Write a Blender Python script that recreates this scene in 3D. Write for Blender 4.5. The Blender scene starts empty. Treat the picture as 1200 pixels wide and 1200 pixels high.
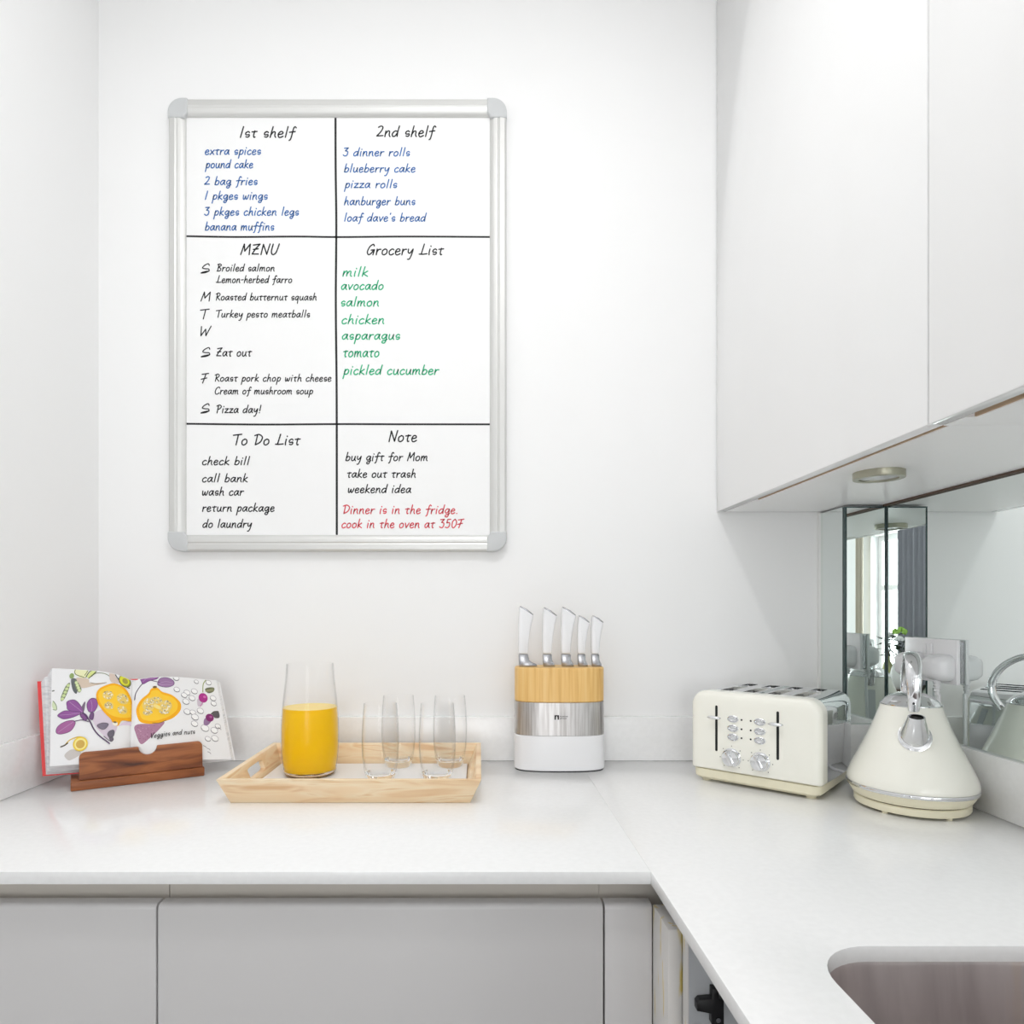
import bpy, bmesh, math, random
from mathutils import Vector, Matrix, geometry

random.seed(7)
S = bpy.context.scene
COL = S.collection
R = math.radians

# ------------------------------------------------------------------ camera, world, lights, exposure
cam_d = bpy.data.cameras.new('camera')
cam = bpy.data.objects.new('camera', cam_d)
COL.objects.link(cam)
cam.location = (0, -1.4, 1.214)
cam.rotation_euler = (R(90), 0, 0)
cam_d.sensor_width = 36
cam_d.lens = 784 / 1200 * 36
cam_d.shift_x = 38 / 1200
cam_d.shift_y = 114 / 1200
cam_d.clip_start = 0.01
S.camera = cam

W = bpy.data.worlds.new('daylight')
S.world = W
W.use_nodes = True
W.node_tree.nodes['Background'].inputs[0].default_value = (0.95, 0.98, 1.0, 1)
W.node_tree.nodes['Background'].inputs[1].default_value = 1.6

YB0 = -6.6                                 # rear wall of the room

def area(name, loc, rot, sx, sy, power, color=(1, 1, 1)):
    l = bpy.data.lights.new(name, 'AREA')
    l.shape = 'RECTANGLE'
    l.size, l.size_y = sx, sy
    l.energy = power
    l.color = color
    o = bpy.data.objects.new(name, l)
    COL.objects.link(o)
    o.location = loc
    o.rotation_euler = rot
    return o

area('ceiling_downlight_lamp', (-0.03, -1.05, 2.585), (0, 0, 0), 0.08, 0.08, 5.6)
area('kitchen_panel_lamp', (-0.10, -0.95, 2.585), (0, 0, 0), 1.2, 1.0, 5.0)
area('window_daylight', (-2.16, -4.56, 1.30), (0, R(-90), 0), 1.25, 0.66, 24, (0.97, 0.99, 1))
area('added_side_fill', (-2.16, -2.75, 1.45), (0, R(-90), 0), 1.5, 1.2, 9, (0.97, 0.99, 1))  # added fill, shines through an unseen window made up for it
area('added_rear_fill', (-0.25, YB0 - 0.16, 1.25), (R(90), 0, 0), 1.7, 2.0, 50, (0.985, 0.993, 1))  # added fill from behind the camera, fronted by a made-up window

S.view_settings.view_transform = 'Standard'
S.view_settings.look = 'None'
S.view_settings.gamma = 1
S.view_settings.use_curve_mapping = False
S.view_settings.exposure = -0.25
S.cycles.use_denoising = True
S.cycles.max_bounces = 20
S.cycles.diffuse_bounces = 6
S.cycles.glossy_bounces = 8
S.cycles.transmission_bounces = 20
S.cycles.transparent_max_bounces = 16
S.cycles.sample_clamp_indirect = 8
S.cycles.blur_glossy = 0.5

# ------------------------------------------------------------------ materials
def lin(c):
    return tuple(((v / 12.92) if v <= 0.04045 else ((v + 0.055) / 1.055) ** 2.4) for v in (x / 255 for x in c))

def mat(name, rgb, rough=0.5, metal=0.0, spec=0.5, trans=0.0, ior=1.45, coat=0.0, sss=0.0, bump=None):
    m = bpy.data.materials.new(name)
    m.use_nodes = True
    n = m.node_tree.nodes
    b = n['Principled BSDF']
    b.inputs['Base Color'].default_value = (*lin(rgb), 1)
    b.inputs['Roughness'].default_value = rough
    b.inputs['Metallic'].default_value = metal
    b.inputs['Specular IOR Level'].default_value = spec
    b.inputs['Transmission Weight'].default_value = trans
    b.inputs['IOR'].default_value = ior
    b.inputs['Coat Weight'].default_value = coat
    b.inputs['Coat Roughness'].default_value = 0.05
    if sss:
        b.inputs['Subsurface Weight'].default_value = sss
        b.inputs['Subsurface Radius'].default_value = (0.02, 0.012, 0.003)
        b.inputs['Subsurface Scale'].default_value = 0.4
    if bump:
        L = m.node_tree.links
        tc = n.new('ShaderNodeTexCoord')
        no = n.new('ShaderNodeTexNoise')
        no.inputs['Scale'].default_value = bump[0]
        no.inputs['Detail'].default_value = 4
        bp = n.new('ShaderNodeBump')
        bp.inputs['Strength'].default_value = bump[1]
        bp.inputs['Distance'].default_value = 0.001
        L.new(tc.outputs['Object'], no.inputs['Vector'])
        L.new(no.outputs['Fac'], bp.inputs['Height'])
        L.new(bp.outputs['Normal'], b.inputs['Normal'])
    return m

def tint_noise(m, stops, scale=(1, 1, 1), nscale=4, detail=4, dist=0.0):
    """procedural colour: stretched noise through a colour ramp"""
    n, L = m.node_tree.nodes, m.node_tree.links
    tc = n.new('ShaderNodeTexCoord')
    mp = n.new('ShaderNodeMapping')
    mp.inputs['Scale'].default_value = scale
    no = n.new('ShaderNodeTexNoise')
    no.inputs['Scale'].default_value = nscale
    no.inputs['Detail'].default_value = detail
    no.inputs['Distortion'].default_value = dist
    cr = n.new('ShaderNodeValToRGB')
    e = cr.color_ramp.elements
    while len(e) < len(stops):
        e.new(0.5)
    for el, (p, c) in zip(e, stops):
        el.position = p
        el.color = (*lin(c), 1)
    L.new(tc.outputs['Object'], mp.inputs['Vector'])
    L.new(mp.outputs['Vector'], no.inputs['Vector'])
    L.new(no.outputs['Fac'], cr.inputs['Fac'])
    L.new(cr.outputs['Color'], n['Principled BSDF'].inputs['Base Color'])
    return m

M = {}
M['wall'] = mat('white_wall_paint', (246, 246, 246), 0.6, spec=0.3, bump=(60, 0.03))
M['ceiling'] = mat('ceiling_paint', (250, 250, 249), 0.8, spec=0.2)
M['floor'] = tint_noise(mat('floor_boards', (170, 160, 150), 0.4), [(0.3, (168, 166, 164)), (0.7, (190, 188, 186))], (1, 8, 1), 3)
M['quartz'] = tint_noise(mat('white_quartz', (244, 244, 244), 0.16, spec=0.5), [(0.3, (245, 245, 245)), (0.7, (249, 249, 249))], nscale=120)
M['gloss_white'] = mat('white_lacquer', (247, 247, 247), 0.12, spec=0.5)
M['panel_white'] = mat('white_board', (251, 251, 251), 0.3, spec=0.4)
M['grey_lacquer'] = mat('grey_lacquer', (216, 214, 214), 0.28, spec=0.5)
M['channel'] = mat('handle_channel', (222, 216, 207), 0.4)
M['inner_grey'] = mat('grey_carcass', (190, 193, 196), 0.45)
M['tan'] = mat('raw_chipboard_edge', (196, 170, 142), 0.7)
M['brown'] = mat('brown_edge_strip', (92, 74, 62), 0.6)
M['mirror'] = mat('mirror_glass', (236, 242, 240), 0.0, 1.0)
M['glass_edge'] = mat('green_glass_edge', (58, 78, 78), 0.15, spec=0.6)
M['sealant'] = mat('white_sealant', (240, 240, 238), 0.5)
M['alu'] = mat('satin_aluminium', (214, 214, 212), 0.42, 0.55)
M['grey_plastic'] = mat('grey_plastic', (203, 205, 206), 0.4)
M['enamel'] = mat('white_enamel', (246, 246, 246), 0.5, spec=0.3)
M['ink_black'] = mat('black_marker_ink', (28, 28, 30), 0.6)
M['ink_blue'] = mat('blue_marker_ink', (52, 108, 176), 0.6)
M['ink_green'] = mat('green_marker_ink', (36, 178, 126), 0.6)
M['ink_red'] = mat('red_marker_ink', (218, 74, 86), 0.6)
M['chrome'] = mat('chrome', (225, 226, 228), 0.06, 1.0)
M['steel'] = tint_noise(mat('brushed_steel', (176, 174, 172), 0.34, 1.0), [(0.35, (176, 172, 170)), (0.65, (206, 204, 203))], (40, 40, 1.5), 8)
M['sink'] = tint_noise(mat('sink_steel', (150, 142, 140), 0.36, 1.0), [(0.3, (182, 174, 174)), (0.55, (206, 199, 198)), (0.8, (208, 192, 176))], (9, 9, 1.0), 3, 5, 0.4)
M['cream'] = mat('cream_enamel', (249, 248, 238), 0.2, spec=0.5, coat=0.3)
M['cream_base'] = mat('cream_plastic', (240, 234, 208), 0.35)
M['black'] = mat('black_plastic', (18, 18, 20), 0.35)
M['dark'] = mat('dark_slot', (14, 14, 15), 0.6)
M['white_plastic'] = mat('white_plastic', (238, 238, 240), 0.25)
M['cap_steel'] = mat('handle_cap_steel', (165, 165, 168), 0.25, 1.0)
M['glass'] = mat('clear_glass', (255, 255, 255), 0.0, trans=1.0, ior=1.45)
M['juice'] = mat('orange_juice', (252, 198, 6), 0.3, spec=0.3, sss=0.15)
M['foam'] = mat('juice_foam', (250, 222, 140), 0.5)
M['olive_chrome'] = mat('nickel_ring', (168, 166, 148), 0.3, 0.6)
M['lens'] = mat('frosted_lens', (208, 210, 212), 0.2, spec=0.6)
M['pine'] = tint_noise(mat('pine_wood', (236, 208, 166), 0.45), [(0.30, (226, 186, 142)), (0.44, (244, 216, 178)), (0.58, (248, 228, 196)), (0.66, (232, 196, 150)), (0.72, (246, 222, 188))], (1.6, 2.0, 12), 3.4, 2, 1.6)
M['acacia'] = tint_noise(mat('acacia_wood', (140, 82, 48), 0.4), [(0.28, (74, 44, 34)), (0.42, (128, 72, 42)), (0.55, (164, 100, 58)), (0.70, (118, 68, 44)), (0.8, (176, 112, 66))], (2.2, 6, 17), 2.6, 4, 0.9)
M['acacia_base'] = tint_noise(mat('acacia_base_wood', (150, 88, 50), 0.4), [(0.3, (112, 62, 36)), (0.5, (152, 90, 50)), (0.72, (168, 104, 60))], (2.2, 6, 20), 2.6, 4, 0.7)
M['bamboo'] = tint_noise(mat('rubberwood', (232, 186, 112), 0.4), [(0.3, (222, 172, 98)), (0.5, (236, 192, 120)), (0.7, (240, 202, 136))], (70, 70, 3), 2.2, 3, 0.3)
M['paper'] = mat('page_paper', (240, 240, 241), 0.6, spec=0.3)
M['paper_edge'] = tint_noise(mat('page_edges', (226, 226, 228), 0.7), [(0.35, (214, 216, 220)), (0.55, (238, 238, 240))], (8, 8, 60), 6)
M['red_cover'] = mat('red_book_cover', (232, 64, 66), 0.4)
M['white_tray'] = mat('white_tray_base', (240, 240, 240), 0.35)
M['curtain'] = mat('grey_curtain', (150, 150, 158), 0.9)
M['beige'] = mat('beige_curtain', (196, 188, 174), 0.9)
M['leaf'] = tint_noise(mat('dark_leaf', (40, 52, 40), 0.5), [(0.3, (28, 38, 30)), (0.7, (58, 74, 52))], nscale=20)
M['bloom'] = mat('pale_green_bloom', (160, 200, 96), 0.7)
M['bloom_white'] = mat('white_bloom', (236, 236, 236), 0.7)
M['wine'] = mat('wine_bottle_glass', (188, 190, 140), 0.08, spec=0.6)
M['cork'] = mat('cork', (150, 112, 80), 0.8)
M['label'] = mat('paper_label', (232, 232, 228), 0.6)
M['table_wood'] = tint_noise(mat('dark_table_wood', (80, 62, 50), 0.4), [(0.3, (66, 50, 40)), (0.7, (98, 78, 62))], (2, 12, 2), 4)
M['vase'] = mat('white_ceramic', (230, 230, 228), 0.2)

def thin_glass():
    """clear blown-glass wall: see-through, mirrors more towards the rim, faint grey at grazing angles"""
    m = bpy.data.materials.new('thin_clear_glass')
    m.use_nodes = True
    n, L = m.node_tree.nodes, m.node_tree.links
    n.remove(n['Principled BSDF'])
    out = n['Material Output']
    lw = n.new('ShaderNodeLayerWeight')
    lw.inputs['Blend'].default_value = 0.5
    t = n.new('ShaderNodeBsdfTransparent')
    cr_ = n.new('ShaderNodeValToRGB')
    e = cr_.color_ramp.elements
    e[0].position, e[0].color = 0.70, (1, 1, 1, 1)
    e[1].position, e[1].color = 1.0, (0.80, 0.81, 0.82, 1)
    g = n.new('ShaderNodeBsdfGlossy')
    g.inputs['Roughness'].default_value = 0.01
    pw = n.new('ShaderNodeMath')
    pw.operation = 'POWER'
    pw.inputs[1].default_value = 4.0
    mr = n.new('ShaderNodeMapRange')
    mr.inputs['To Min'].default_value = 0.008
    mr.inputs['To Max'].default_value = 0.6
    mx = n.new('ShaderNodeMixShader')
    L.new(lw.outputs['Facing'], cr_.inputs['Fac'])
    L.new(cr_.outputs['Color'], t.inputs['Color'])
    L.new(lw.outputs['Facing'], pw.inputs[0])
    L.new(pw.outputs[0], mr.inputs['Value'])
    L.new(mr.outputs[0], mx.inputs[0])
    L.new(t.outputs[0], mx.inputs[1])
    L.new(g.outputs[0], mx.inputs[2])
    L.new(mx.outputs[0], out.inputs[0])
    return m
M['thin_glass'] = thin_glass()

def stained(name, rgb, stain, lo, hi):
    """grey paint with yellow glue runs that have their own irregular outline"""
    m = mat(name, rgb, 0.35)
    n, L = m.node_tree.nodes, m.node_tree.links
    tc = n.new('ShaderNodeTexCoord')
    mp = n.new('ShaderNodeMapping')
    mp.inputs['Scale'].default_value = (60, 60, 9)
    no = n.new('ShaderNodeTexNoise')
    no.inputs['Scale'].default_value = 1.6
    no.inputs['Detail'].default_value = 3
    cr = n.new('ShaderNodeValToRGB')
    e = cr.color_ramp.elements
    e[0].position, e[0].color = lo, (*lin(rgb), 1)
    e[1].position, e[1].color = hi, (*lin(stain), 1)
    L.new(tc.outputs['Object'], mp.inputs['Vector'])
    L.new(mp.outputs['Vector'], no.inputs['Vector'])
    L.new(no.outputs['Fac'], cr.inputs['Fac'])
    L.new(cr.outputs['Color'], n['Principled BSDF'].inputs['Base Color'])
    return m
M['stained'] = stained('grey_paint_with_glue_runs', (222, 219, 216), (220, 198, 120), 0.585, 0.665)

# ------------------------------------------------------------------ mesh helpers
def obj(name, bm, m, parent=None, smooth=None, bevel=None, recalc=True):
    if recalc:
        bmesh.ops.recalc_face_normals(bm, faces=bm.faces)
    if bevel:
        es = [e for e in bm.edges if len(e.link_faces) == 2 and e.calc_face_angle(0) > R(30)]
        bmesh.ops.bevel(bm, geom=es, offset=bevel[0], segments=bevel[1], profile=0.5, affect='EDGES')
        smooth = smooth or 40
    me = bpy.data.meshes.new(name)
    bm.to_mesh(me)
    bm.free()
    for k in (m if isinstance(m, (list, tuple)) else [m]):
        me.materials.append(M[k] if isinstance(k, str) else k)
    o = bpy.data.objects.new(name, me)
    COL.objects.link(o)
    if smooth:
        for p in me.polygons:
            p.use_smooth = True
        me.set_sharp_from_angle(angle=R(smooth))
    if parent:
        o.parent = parent
    return o

def tag(o, label, cat, group=None):
    o['label'] = label
    o['category'] = cat
    if group:
        o['group'] = group
    return o

def thing(name, label, cat, loc=(0, 0, 0), rz=0, group=None):
    o = bpy.data.objects.new(name, None)
    o.empty_display_size = 0.05
    COL.objects.link(o)
    o.location = loc
    o.rotation_euler = (0, 0, rz)
    return tag(o, label, cat, group)

def struct(o):
    o['kind'] = 'structure'
    return o

def box(bm, x0, x1, y0, y1, z0, z1):
    vs = [bm.verts.new((x, y, z)) for z in (z0, z1) for y in (y0, y1) for x in (x0, x1)]
    for f in ((0, 2, 3, 1), (4, 5, 7, 6), (0, 1, 5, 4), (2, 6, 7, 3), (0, 4, 6, 2), (1, 3, 7, 5)):
        bm.faces.new([vs[i] for i in f])
    return vs

def hexa(bm, b, t):
    """solid from four bottom and four top corners"""
    vb = [bm.verts.new(p) for p in b]
    vt = [bm.verts.new(p) for p in t]
    bm.faces.new(vb[::-1])
    bm.faces.new(vt)
    for i in range(4):
        j = (i + 1) % 4
        bm.faces.new((vb[i], vb[j], vt[j], vt[i]))

def bx(name, x0, x1, y0, y1, z0, z1, m, parent=None, bevel=None):
    bm = bmesh.new()
    box(bm, x0, x1, y0, y1, z0, z1)
    return obj(name, bm, m, parent, bevel=bevel)

def loft(bm, rings, cap0=True, cap1=True, closed=False):
    vr = [[bm.verts.new(p) for p in r] for r in rings]
    n = len(vr[0])
    pairs = list(zip(vr, vr[1:])) + ([(vr[-1], vr[0])] if closed else [])
    for a, b in pairs:
        for i in range(n):
            j = (i + 1) % n
            bm.faces.new((a[i], a[j], b[j], b[i]))
    if not closed:
        if cap0:
            bm.faces.new(vr[0][::-1])
        if cap1:
            bm.faces.new(vr[-1])
    return vr

def lathe(bm, prof, segs=64, c=(0, 0), cap0=True, cap1=True):
    rings = [[(c[0] + r * math.cos(2 * math.pi * i / segs), c[1] + r * math.sin(2 * math.pi * i / segs), z)
              for i in range(segs)] for r, z in prof]
    return loft(bm, rings, cap0, cap1)

def cr(pts, n=6, closed=False):
    """Catmull-Rom through the points (tuples of any dimension)"""
    pts = [tuple(p) for p in pts]
    if len(pts) < 3:
        return pts
    P = [pts[-1]] + pts + pts[:2] if closed else [pts[0]] + pts + [pts[-1]]
    out = []
    for i in range(1, len(P) - 2):
        a, b, c, d = P[i - 1], P[i], P[i + 1], P[i + 2]
        for k in range(n):
            t = k / n
            out.append(tuple(0.5 * (2 * q + (r - p) * t + (2 * p - 5 * q + 4 * r - s) * t * t + (3 * q - p - 3 * r + s) * t ** 3)
                             for p, q, r, s in zip(a, b, c, d)))
    if not closed:
        out.append(pts[-1])
    return out

def tube(bm, pts, rad, segs=12, flat=None):
    """tube along points; rad a number or list; flat = list of (side half width, thickness half) with side axis X"""
    pts = [Vector(p) for p in pts]
    n = len(pts)
    rings = []
    up = None
    for i, p in enumerate(pts):
        t = (pts[min(i + 1, n - 1)] - pts[max(i - 1, 0)]).normalized()
        if flat:
            side = Vector((1, 0, 0))
        else:
            if up is None:
                up = Vector((0, 0, 1)) if abs(t.z) < 0.9 else Vector((1, 0, 0))
            side = t.cross(up).normalized()
            up = side.cross(t).normalized()
        other = side.cross(t).normalized()
        if flat:
            a, b = flat[i]
        else:
            a = b = rad[i] if isinstance(rad, (list, tuple)) else rad
        rings.append([p + side * (a * math.cos(2 * math.pi * k / segs)) + other * (b * math.sin(2 * math.pi * k / segs)) for k in range(segs)])
    loft(bm, rings)

def prism(bm, poly, fn, d0, d1):
    """polygon (a,b) extruded from depth d0 to d1; fn(a,b,d) -> point"""
    v0 = [bm.verts.new(fn(a, b, d0)) for a, b in poly]
    v1 = [bm.verts.new(fn(a, b, d1)) for a, b in poly]
    bm.faces.new(v0)
    bm.faces.new(v1[::-1])
    n = len(poly)
    for i in range(n):
        j = (i + 1) % n
        bm.faces.new((v0[i], v1[i], v1[j], v0[j]))

def rrect(x0, x1, z0, z1, r, n=8):
    """rounded rectangle; r = (bl, br, tr, tl)"""
    if not isinstance(r, (tuple, list)):
        r = (r,) * 4
    out = []
    for (cx, cz, rr, a0) in ((x0 + r[0], z0 + r[0], r[0], 180), (x1 - r[1], z0 + r[1], r[1], 270),
                             (x1 - r[2], z1 - r[2], r[2], 0), (x0 + r[3], z1 - r[3], r[3], 90)):
        if rr < 1e-6:
            out.append((cx, cz))
            continue
        for k in range(n + 1):
            a = R(a0 + 90 * k / n)
            out.append((cx + rr * math.cos(a), cz + rr * math.sin(a)))
    return out

def holed(bm, fn, rect, hole, d0, d1):
    """slab over rect (a0,a1,b0,b1) with one opening: hole = loop of (a,b) around its centre; fn(a,b,d) -> point"""
    a0, a1, b0, b1 = rect
    ca = sum(p[0] for p in hole) / len(hole)
    cb = sum(p[1] for p in hole) / len(hole)
    def out(a, b):
        da, db = a - ca, b - cb
        ts = []
        if abs(da) > 1e-9:
            ts.append(((a1 if da > 0 else a0) - ca) / da)
        if abs(db) > 1e-9:
            ts.append(((b1 if db > 0 else b0) - cb) / db)
        t = min(ts)
        return (ca + da * t, cb + db * t)
    ang = lambda p: math.atan2(p[1] - cb, p[0] - ca)
    H = sorted(hole, key=ang)
    pairs = [(h, out(*h)) for h in H]
    for c in ((a0, b0), (a1, b0), (a1, b1), (a0, b1)):
        an = ang(c)
        best = min(range(len(pairs)), key=lambda i: abs(ang(pairs[i][0]) - an))
        pairs[best] = (pairs[best][0], c)
    loops = []
    for d in (d0, d1):
        loops.append(([bm.verts.new(fn(*h, d)) for h, o in pairs], [bm.verts.new(fn(*o, d)) for h, o in pairs]))
    n = len(pairs)
    (h0, o0), (h1, o1) = loops
    for i in range(n):
        j = (i + 1) % n
        bm.faces.new((h0[i], h0[j], o0[j], o0[i]))
        bm.faces.new((h1[j], h1[i], o1[i], o1[j]))
        bm.faces.new((h0[j], h0[i], h1[i], h1[j]))
        bm.faces.new((o0[i], o0[j], o1[j], o1[i]))

def ribbon(bm, pts, w, fn):
    """flat pen stroke of width w through 2-D points, round ended; fn(a,b) -> point"""
    pts = [Vector(p) for p in pts]
    q = [pts[0]]
    for p in pts[1:]:
        if (p - q[-1]).length > w * 0.12:
            q.append(p)
    h = w / 2
    if len(q) == 1:
        bm.faces.new([bm.verts.new(fn(q[0].x + h * 1.2 * math.cos(k * math.pi / 4), q[0].y + h * 1.2 * math.sin(k * math.pi / 4))) for k in range(8)])
        return
    n = len(q)
    L, Rr = [], []
    for i in range(n):
        t = (q[min(i + 1, n - 1)] - q[max(i - 1, 0)]).normalized()
        nn = Vector((-t.y, t.x))
        L.append(q[i] + nn * h)
        Rr.append(q[i] - nn * h)
    vl = [bm.verts.new(fn(*p)) for p in L]
    vr = [bm.verts.new(fn(*p)) for p in Rr]
    for i in range(n - 1):
        bm.faces.new((vl[i], vr[i], vr[i + 1], vl[i + 1]))
    for (c, nb, a, b) in ((q[0], q[1], vl[0], vr[0]), (q[-1], q[-2], vr[-1], vl[-1])):
        t = (c - nb).normalized()
        nn = Vector((-t.y, t.x))
        s = 1 if c is q[-1] else -1
        arc = []
        for k in (1, 2, 3):
            an = math.pi * k / 4
            arc.append(c + t * (h * math.sin(an)) + nn * (h * math.cos(an)))
        if c is q[-1]:
            bm.faces.new([vl[-1]] + [bm.verts.new(fn(*p)) for p in arc] + [vr[-1]])
        else:
            bm.faces.new([vr[0]] + [bm.verts.new(fn(*p)) for p in arc] + [vl[0]])

# ------------------------------------------------------------------ handwriting: single-stroke letters
# base line 0, x-height 5, ascender 9, descender -4;  '|' separates strokes, a leading '/' keeps corners sharp
GL = {
 'a': (5.2, "4.3,4.4 2.6,5.1 0.6,3 1,0.5 2.6,0.7 4.4,4.6|4.5,5 4.2,1.6 5.2,0.2"),
 'b': (4.8, "1.6,9.2 1,4.5 0.6,0.2|0.8,2.6 2.4,4.8 4.4,3.6 3.6,0.8 1.8,0 0.7,0.8"),
 'c': (4.2, "3.9,4.3 2.6,5 0.6,3 1,0.4 2.6,0 4.1,1"),
 'd': (5.2, "4.2,4.4 2.4,4.9 0.5,2.6 1,0.3 2.8,0.6 4.4,3.4|5.2,9.2 4.5,4 4.4,0.2"),
 'e': (4.4, "0.6,2.4 3.6,3.2 3.4,4.8 1.8,4.9 0.5,2.6 1.2,0.2 2.6,0 4.2,1"),
 'f': (4.2, "4.8,8.2 3.9,9.1 2.9,7.6 2.3,2 1.7,-1.6 0.8,-2.6|0.3,4.4 4.4,5"),
 'g': (5.0, "4.2,4.5 2.4,5 0.6,3 1.2,0.8 2.8,1.2 4.4,4.4|4.4,4.8 4.1,-1 3,-3.4 1.2,-3 1.6,-1.4 3.6,-0.6 5,0.2"),
 'h': (5.0, "1.7,9.2 1.1,4.5 0.6,0|0.8,2 2.4,4.6 3.8,4.4 3.8,1.6 4.6,0"),
 'i': (2.2, "1.2,4.9 0.9,2 1,0|1.7,7.2 1.6,7.6"),
 'k': (4.6, "1.6,9.2 1,4.5 0.6,0|/4,5 1,2.5 4.4,0"),
 'l': (2.4, "1.8,9.3 1.3,4.5 0.9,0.1"),
 'm': (7.2, "0.8,4.9 0.6,0|0.7,2 2,4.7 3.2,4.6 3.2,0.3|3.3,2.4 4.8,4.8 5.9,4.4 5.9,1.2 6.8,0"),
 'n': (5.0, "0.9,4.9 0.6,0|0.7,2 2.4,4.8 3.8,4.4 3.8,1.6 4.6,0"),
 'o': (4.8, "2.6,5 0.8,3.6 0.8,0.8 2.4,0 4.2,1.6 4,4.2 2.4,5"),
 'p': (4.8, "1.4,5 0.9,0 0.4,-4|0.9,2.6 2.6,5 4.4,4 3.8,1 2,0.2 0.8,1"),
 'q': (5.0, "4.2,4.5 2.4,5 0.6,3 1.2,0.6 2.8,1 4.4,4.4|4.4,4.8 3.9,0 3.8,-4"),
 'r': (3.8, "0.9,4.9 0.7,0|0.8,2.2 2,4.4 3.8,4.7"),
 's': (4.0, "3.5,4.2 2.4,5 0.9,3.9 0.9,2.4 2.2,2.2 3.4,2.4 3.5,1 2.4,0.2 1.2,0.6"),
 't': (4.2, "/0.5,4.7 4.2,5.1|2.5,5.6 2,2 2.4,0.1 3.2,0.3"),
 'u': (5.0, "0.9,4.9 0.7,1.4 1.8,0 3.4,1.4 4.2,4.8|4.2,4.8 4,1.6 4.8,0.1"),
 'v': (4.4, "/0.6,4.9 1.9,0.2 4.4,5"),
 'w': (6.2, "0.7,4.8 0.9,0.8 2,0.4 3.1,3.8|3.1,3.8 3.6,0.6 4.8,0.8 6,4.9"),
 'x': (4.4, "/0.6,4.8 4.2,0.1|/4.2,5 0.4,0"),
 'y': (4.8, "0.8,4.9 0.9,2 2.4,1.6 4.2,4.6|4.4,4.9 3.7,0 2.4,-3.6 1,-3.8"),
 'z': (4.4, "/0.6,4.7 4,5 0.6,0.3 4.4,0.4"),
 'B': (5.6, "1.9,8.2 1.1,0.2|0.4,8.3 3,9.2 4.9,7.6 2.2,5 4.9,3.2 3.6,0.4 0.4,0.3"),
 'C': (5.8, "5.6,7.6 4.6,9 2,7.6 0.6,3.4 1.4,0.4 3.4,0 5.6,1.6"),
 'D': (6.6, "2.2,8 1.5,0.2|0.2,8 3.4,9 6.2,6.6 5,2.4 1.5,0.2"),
 'E': (5.8, "/0.7,8.2 5.4,9 2.6,5 0.6,0.5 5.2,0.5|/1,4.4 4.6,5"),
 'F': (6.0, "/0.4,8.2 6,9.1|3.8,8.8 2.8,4 1.8,0|/0.2,3.6 5,4.8"),
 'G': (6.4, "5.4,7.6 4.6,9 2,7 0.6,2.6 1.6,0.2 3.4,1 5.6,4.4|/3.4,4 5.9,4.4 5.2,0"),
 'L': (6.0, "/3,9.2 1.6,0.6|/0,0.6 2.4,0.4 6,0.9"),
 'M': (7.4, "/0.4,0 2,9|/2,9 3,3 6.4,9 6.6,0"),
 'N': (6.4, "/0.6,0 1.4,8.8|/1.4,8.8 4.8,0.3 6.2,9.2"),
 'P': (5.6, "2,8.2 1.2,0|0.2,8 3.2,9.2 5.2,7.4 3.6,4.8 1.6,4.2"),
 'R': (5.8, "2,8 1.2,0|0.2,7.8 3.2,9.2 5.1,7.4 3.6,5 1.5,4.3|1.8,4.3 5.4,0.1"),
 'S': (5.6, "5,7.4 4.2,9 2.2,7.4 1.2,5 3,4.2 5,4 5.4,2.2 3.4,0.6 0.8,0.2 2.8,1.4 5.6,2.2"),
 'T': (6.0, "/0,8.3 6.4,9.2|3.8,8.8 3.4,4 3,0"),
 'U': (6.0, "1.4,9 0.8,2.6 2.2,0 4.4,2 5.8,9.2"),
 'V': (6.0, "/0.8,8.8 2.2,0.2 6,9.2"),
 'W': (7.4, "/0.8,8.8 1.4,0.3 4,6.4 4.8,0.3 7.4,9.2"),
 '0': (5.4, "3.2,9 1,6.4 1,1.6 2.6,0 4.8,3 4.8,7 3.2,9"),
 '1': (3.0, "/2.2,9.2 1,0"),
 '2': (5.4, "0.9,8 2.8,9.1 4.4,7.8 3,4 0.4,0.6|/0.4,0.6 5.2,0.9"),
 '3': (5.2, "/0.7,8.6 4.4,8.9 2,5.8|2,5.8 4.4,4.6 4,1 2,0.1 0.4,1.2"),
 '5': (5.4, "/5,9 2,8.8 1.4,5.2|1.4,5.2 4,5.4 4.4,2.4 2.6,0.1 0.4,0.8"),
 '-': (3.2, "/0.4,3.6 2.8,3.9"), "'": (2.0, "1.4,9 1.1,7.6"), '.': (2.2, "1,0.2 1.1,0.3"),
 '!': (2.6, "2,9 1.4,2.4|1.2,0.2 1.2,0.3"), ' ': (3.4, ""),
 'I': (2.6, "/1.4,9 1.2,0"), 'A': (6, "/0.4,0 3,9 5.6,0|/1.4,3.4 4.6,3.4"), 'H': (6, "/1,9 1,0|/5.4,9 5.4,0|/1,4.5 5.4,4.5"), 'O': (6.4, "3.4,9 0.8,6.4 0.8,2.4 3.2,0 5.8,2.6 5.8,6.6 3.4,9"),
}
def strokes(text, slant=0.12, gap=0.75):
    out, x = [], 0.0
    for ch in text:
        w, s = GL[ch]
        if s:
            for st in s.split('|'):
                sharp = st.startswith('/')
                p = [tuple(float(v) for v in q.split(',')) for q in st.lstrip('/').split()]
                if sharp:
                    for u, v in zip(p, p[1:]):
                        out.append([(x + a + slant * b, b) for a, b in (u, v)])
                else:
                    p = cr(p, 5)
                    out.append([(x + a + slant * b, b) for a, b in p])
        x += w + gap
    return out

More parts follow.
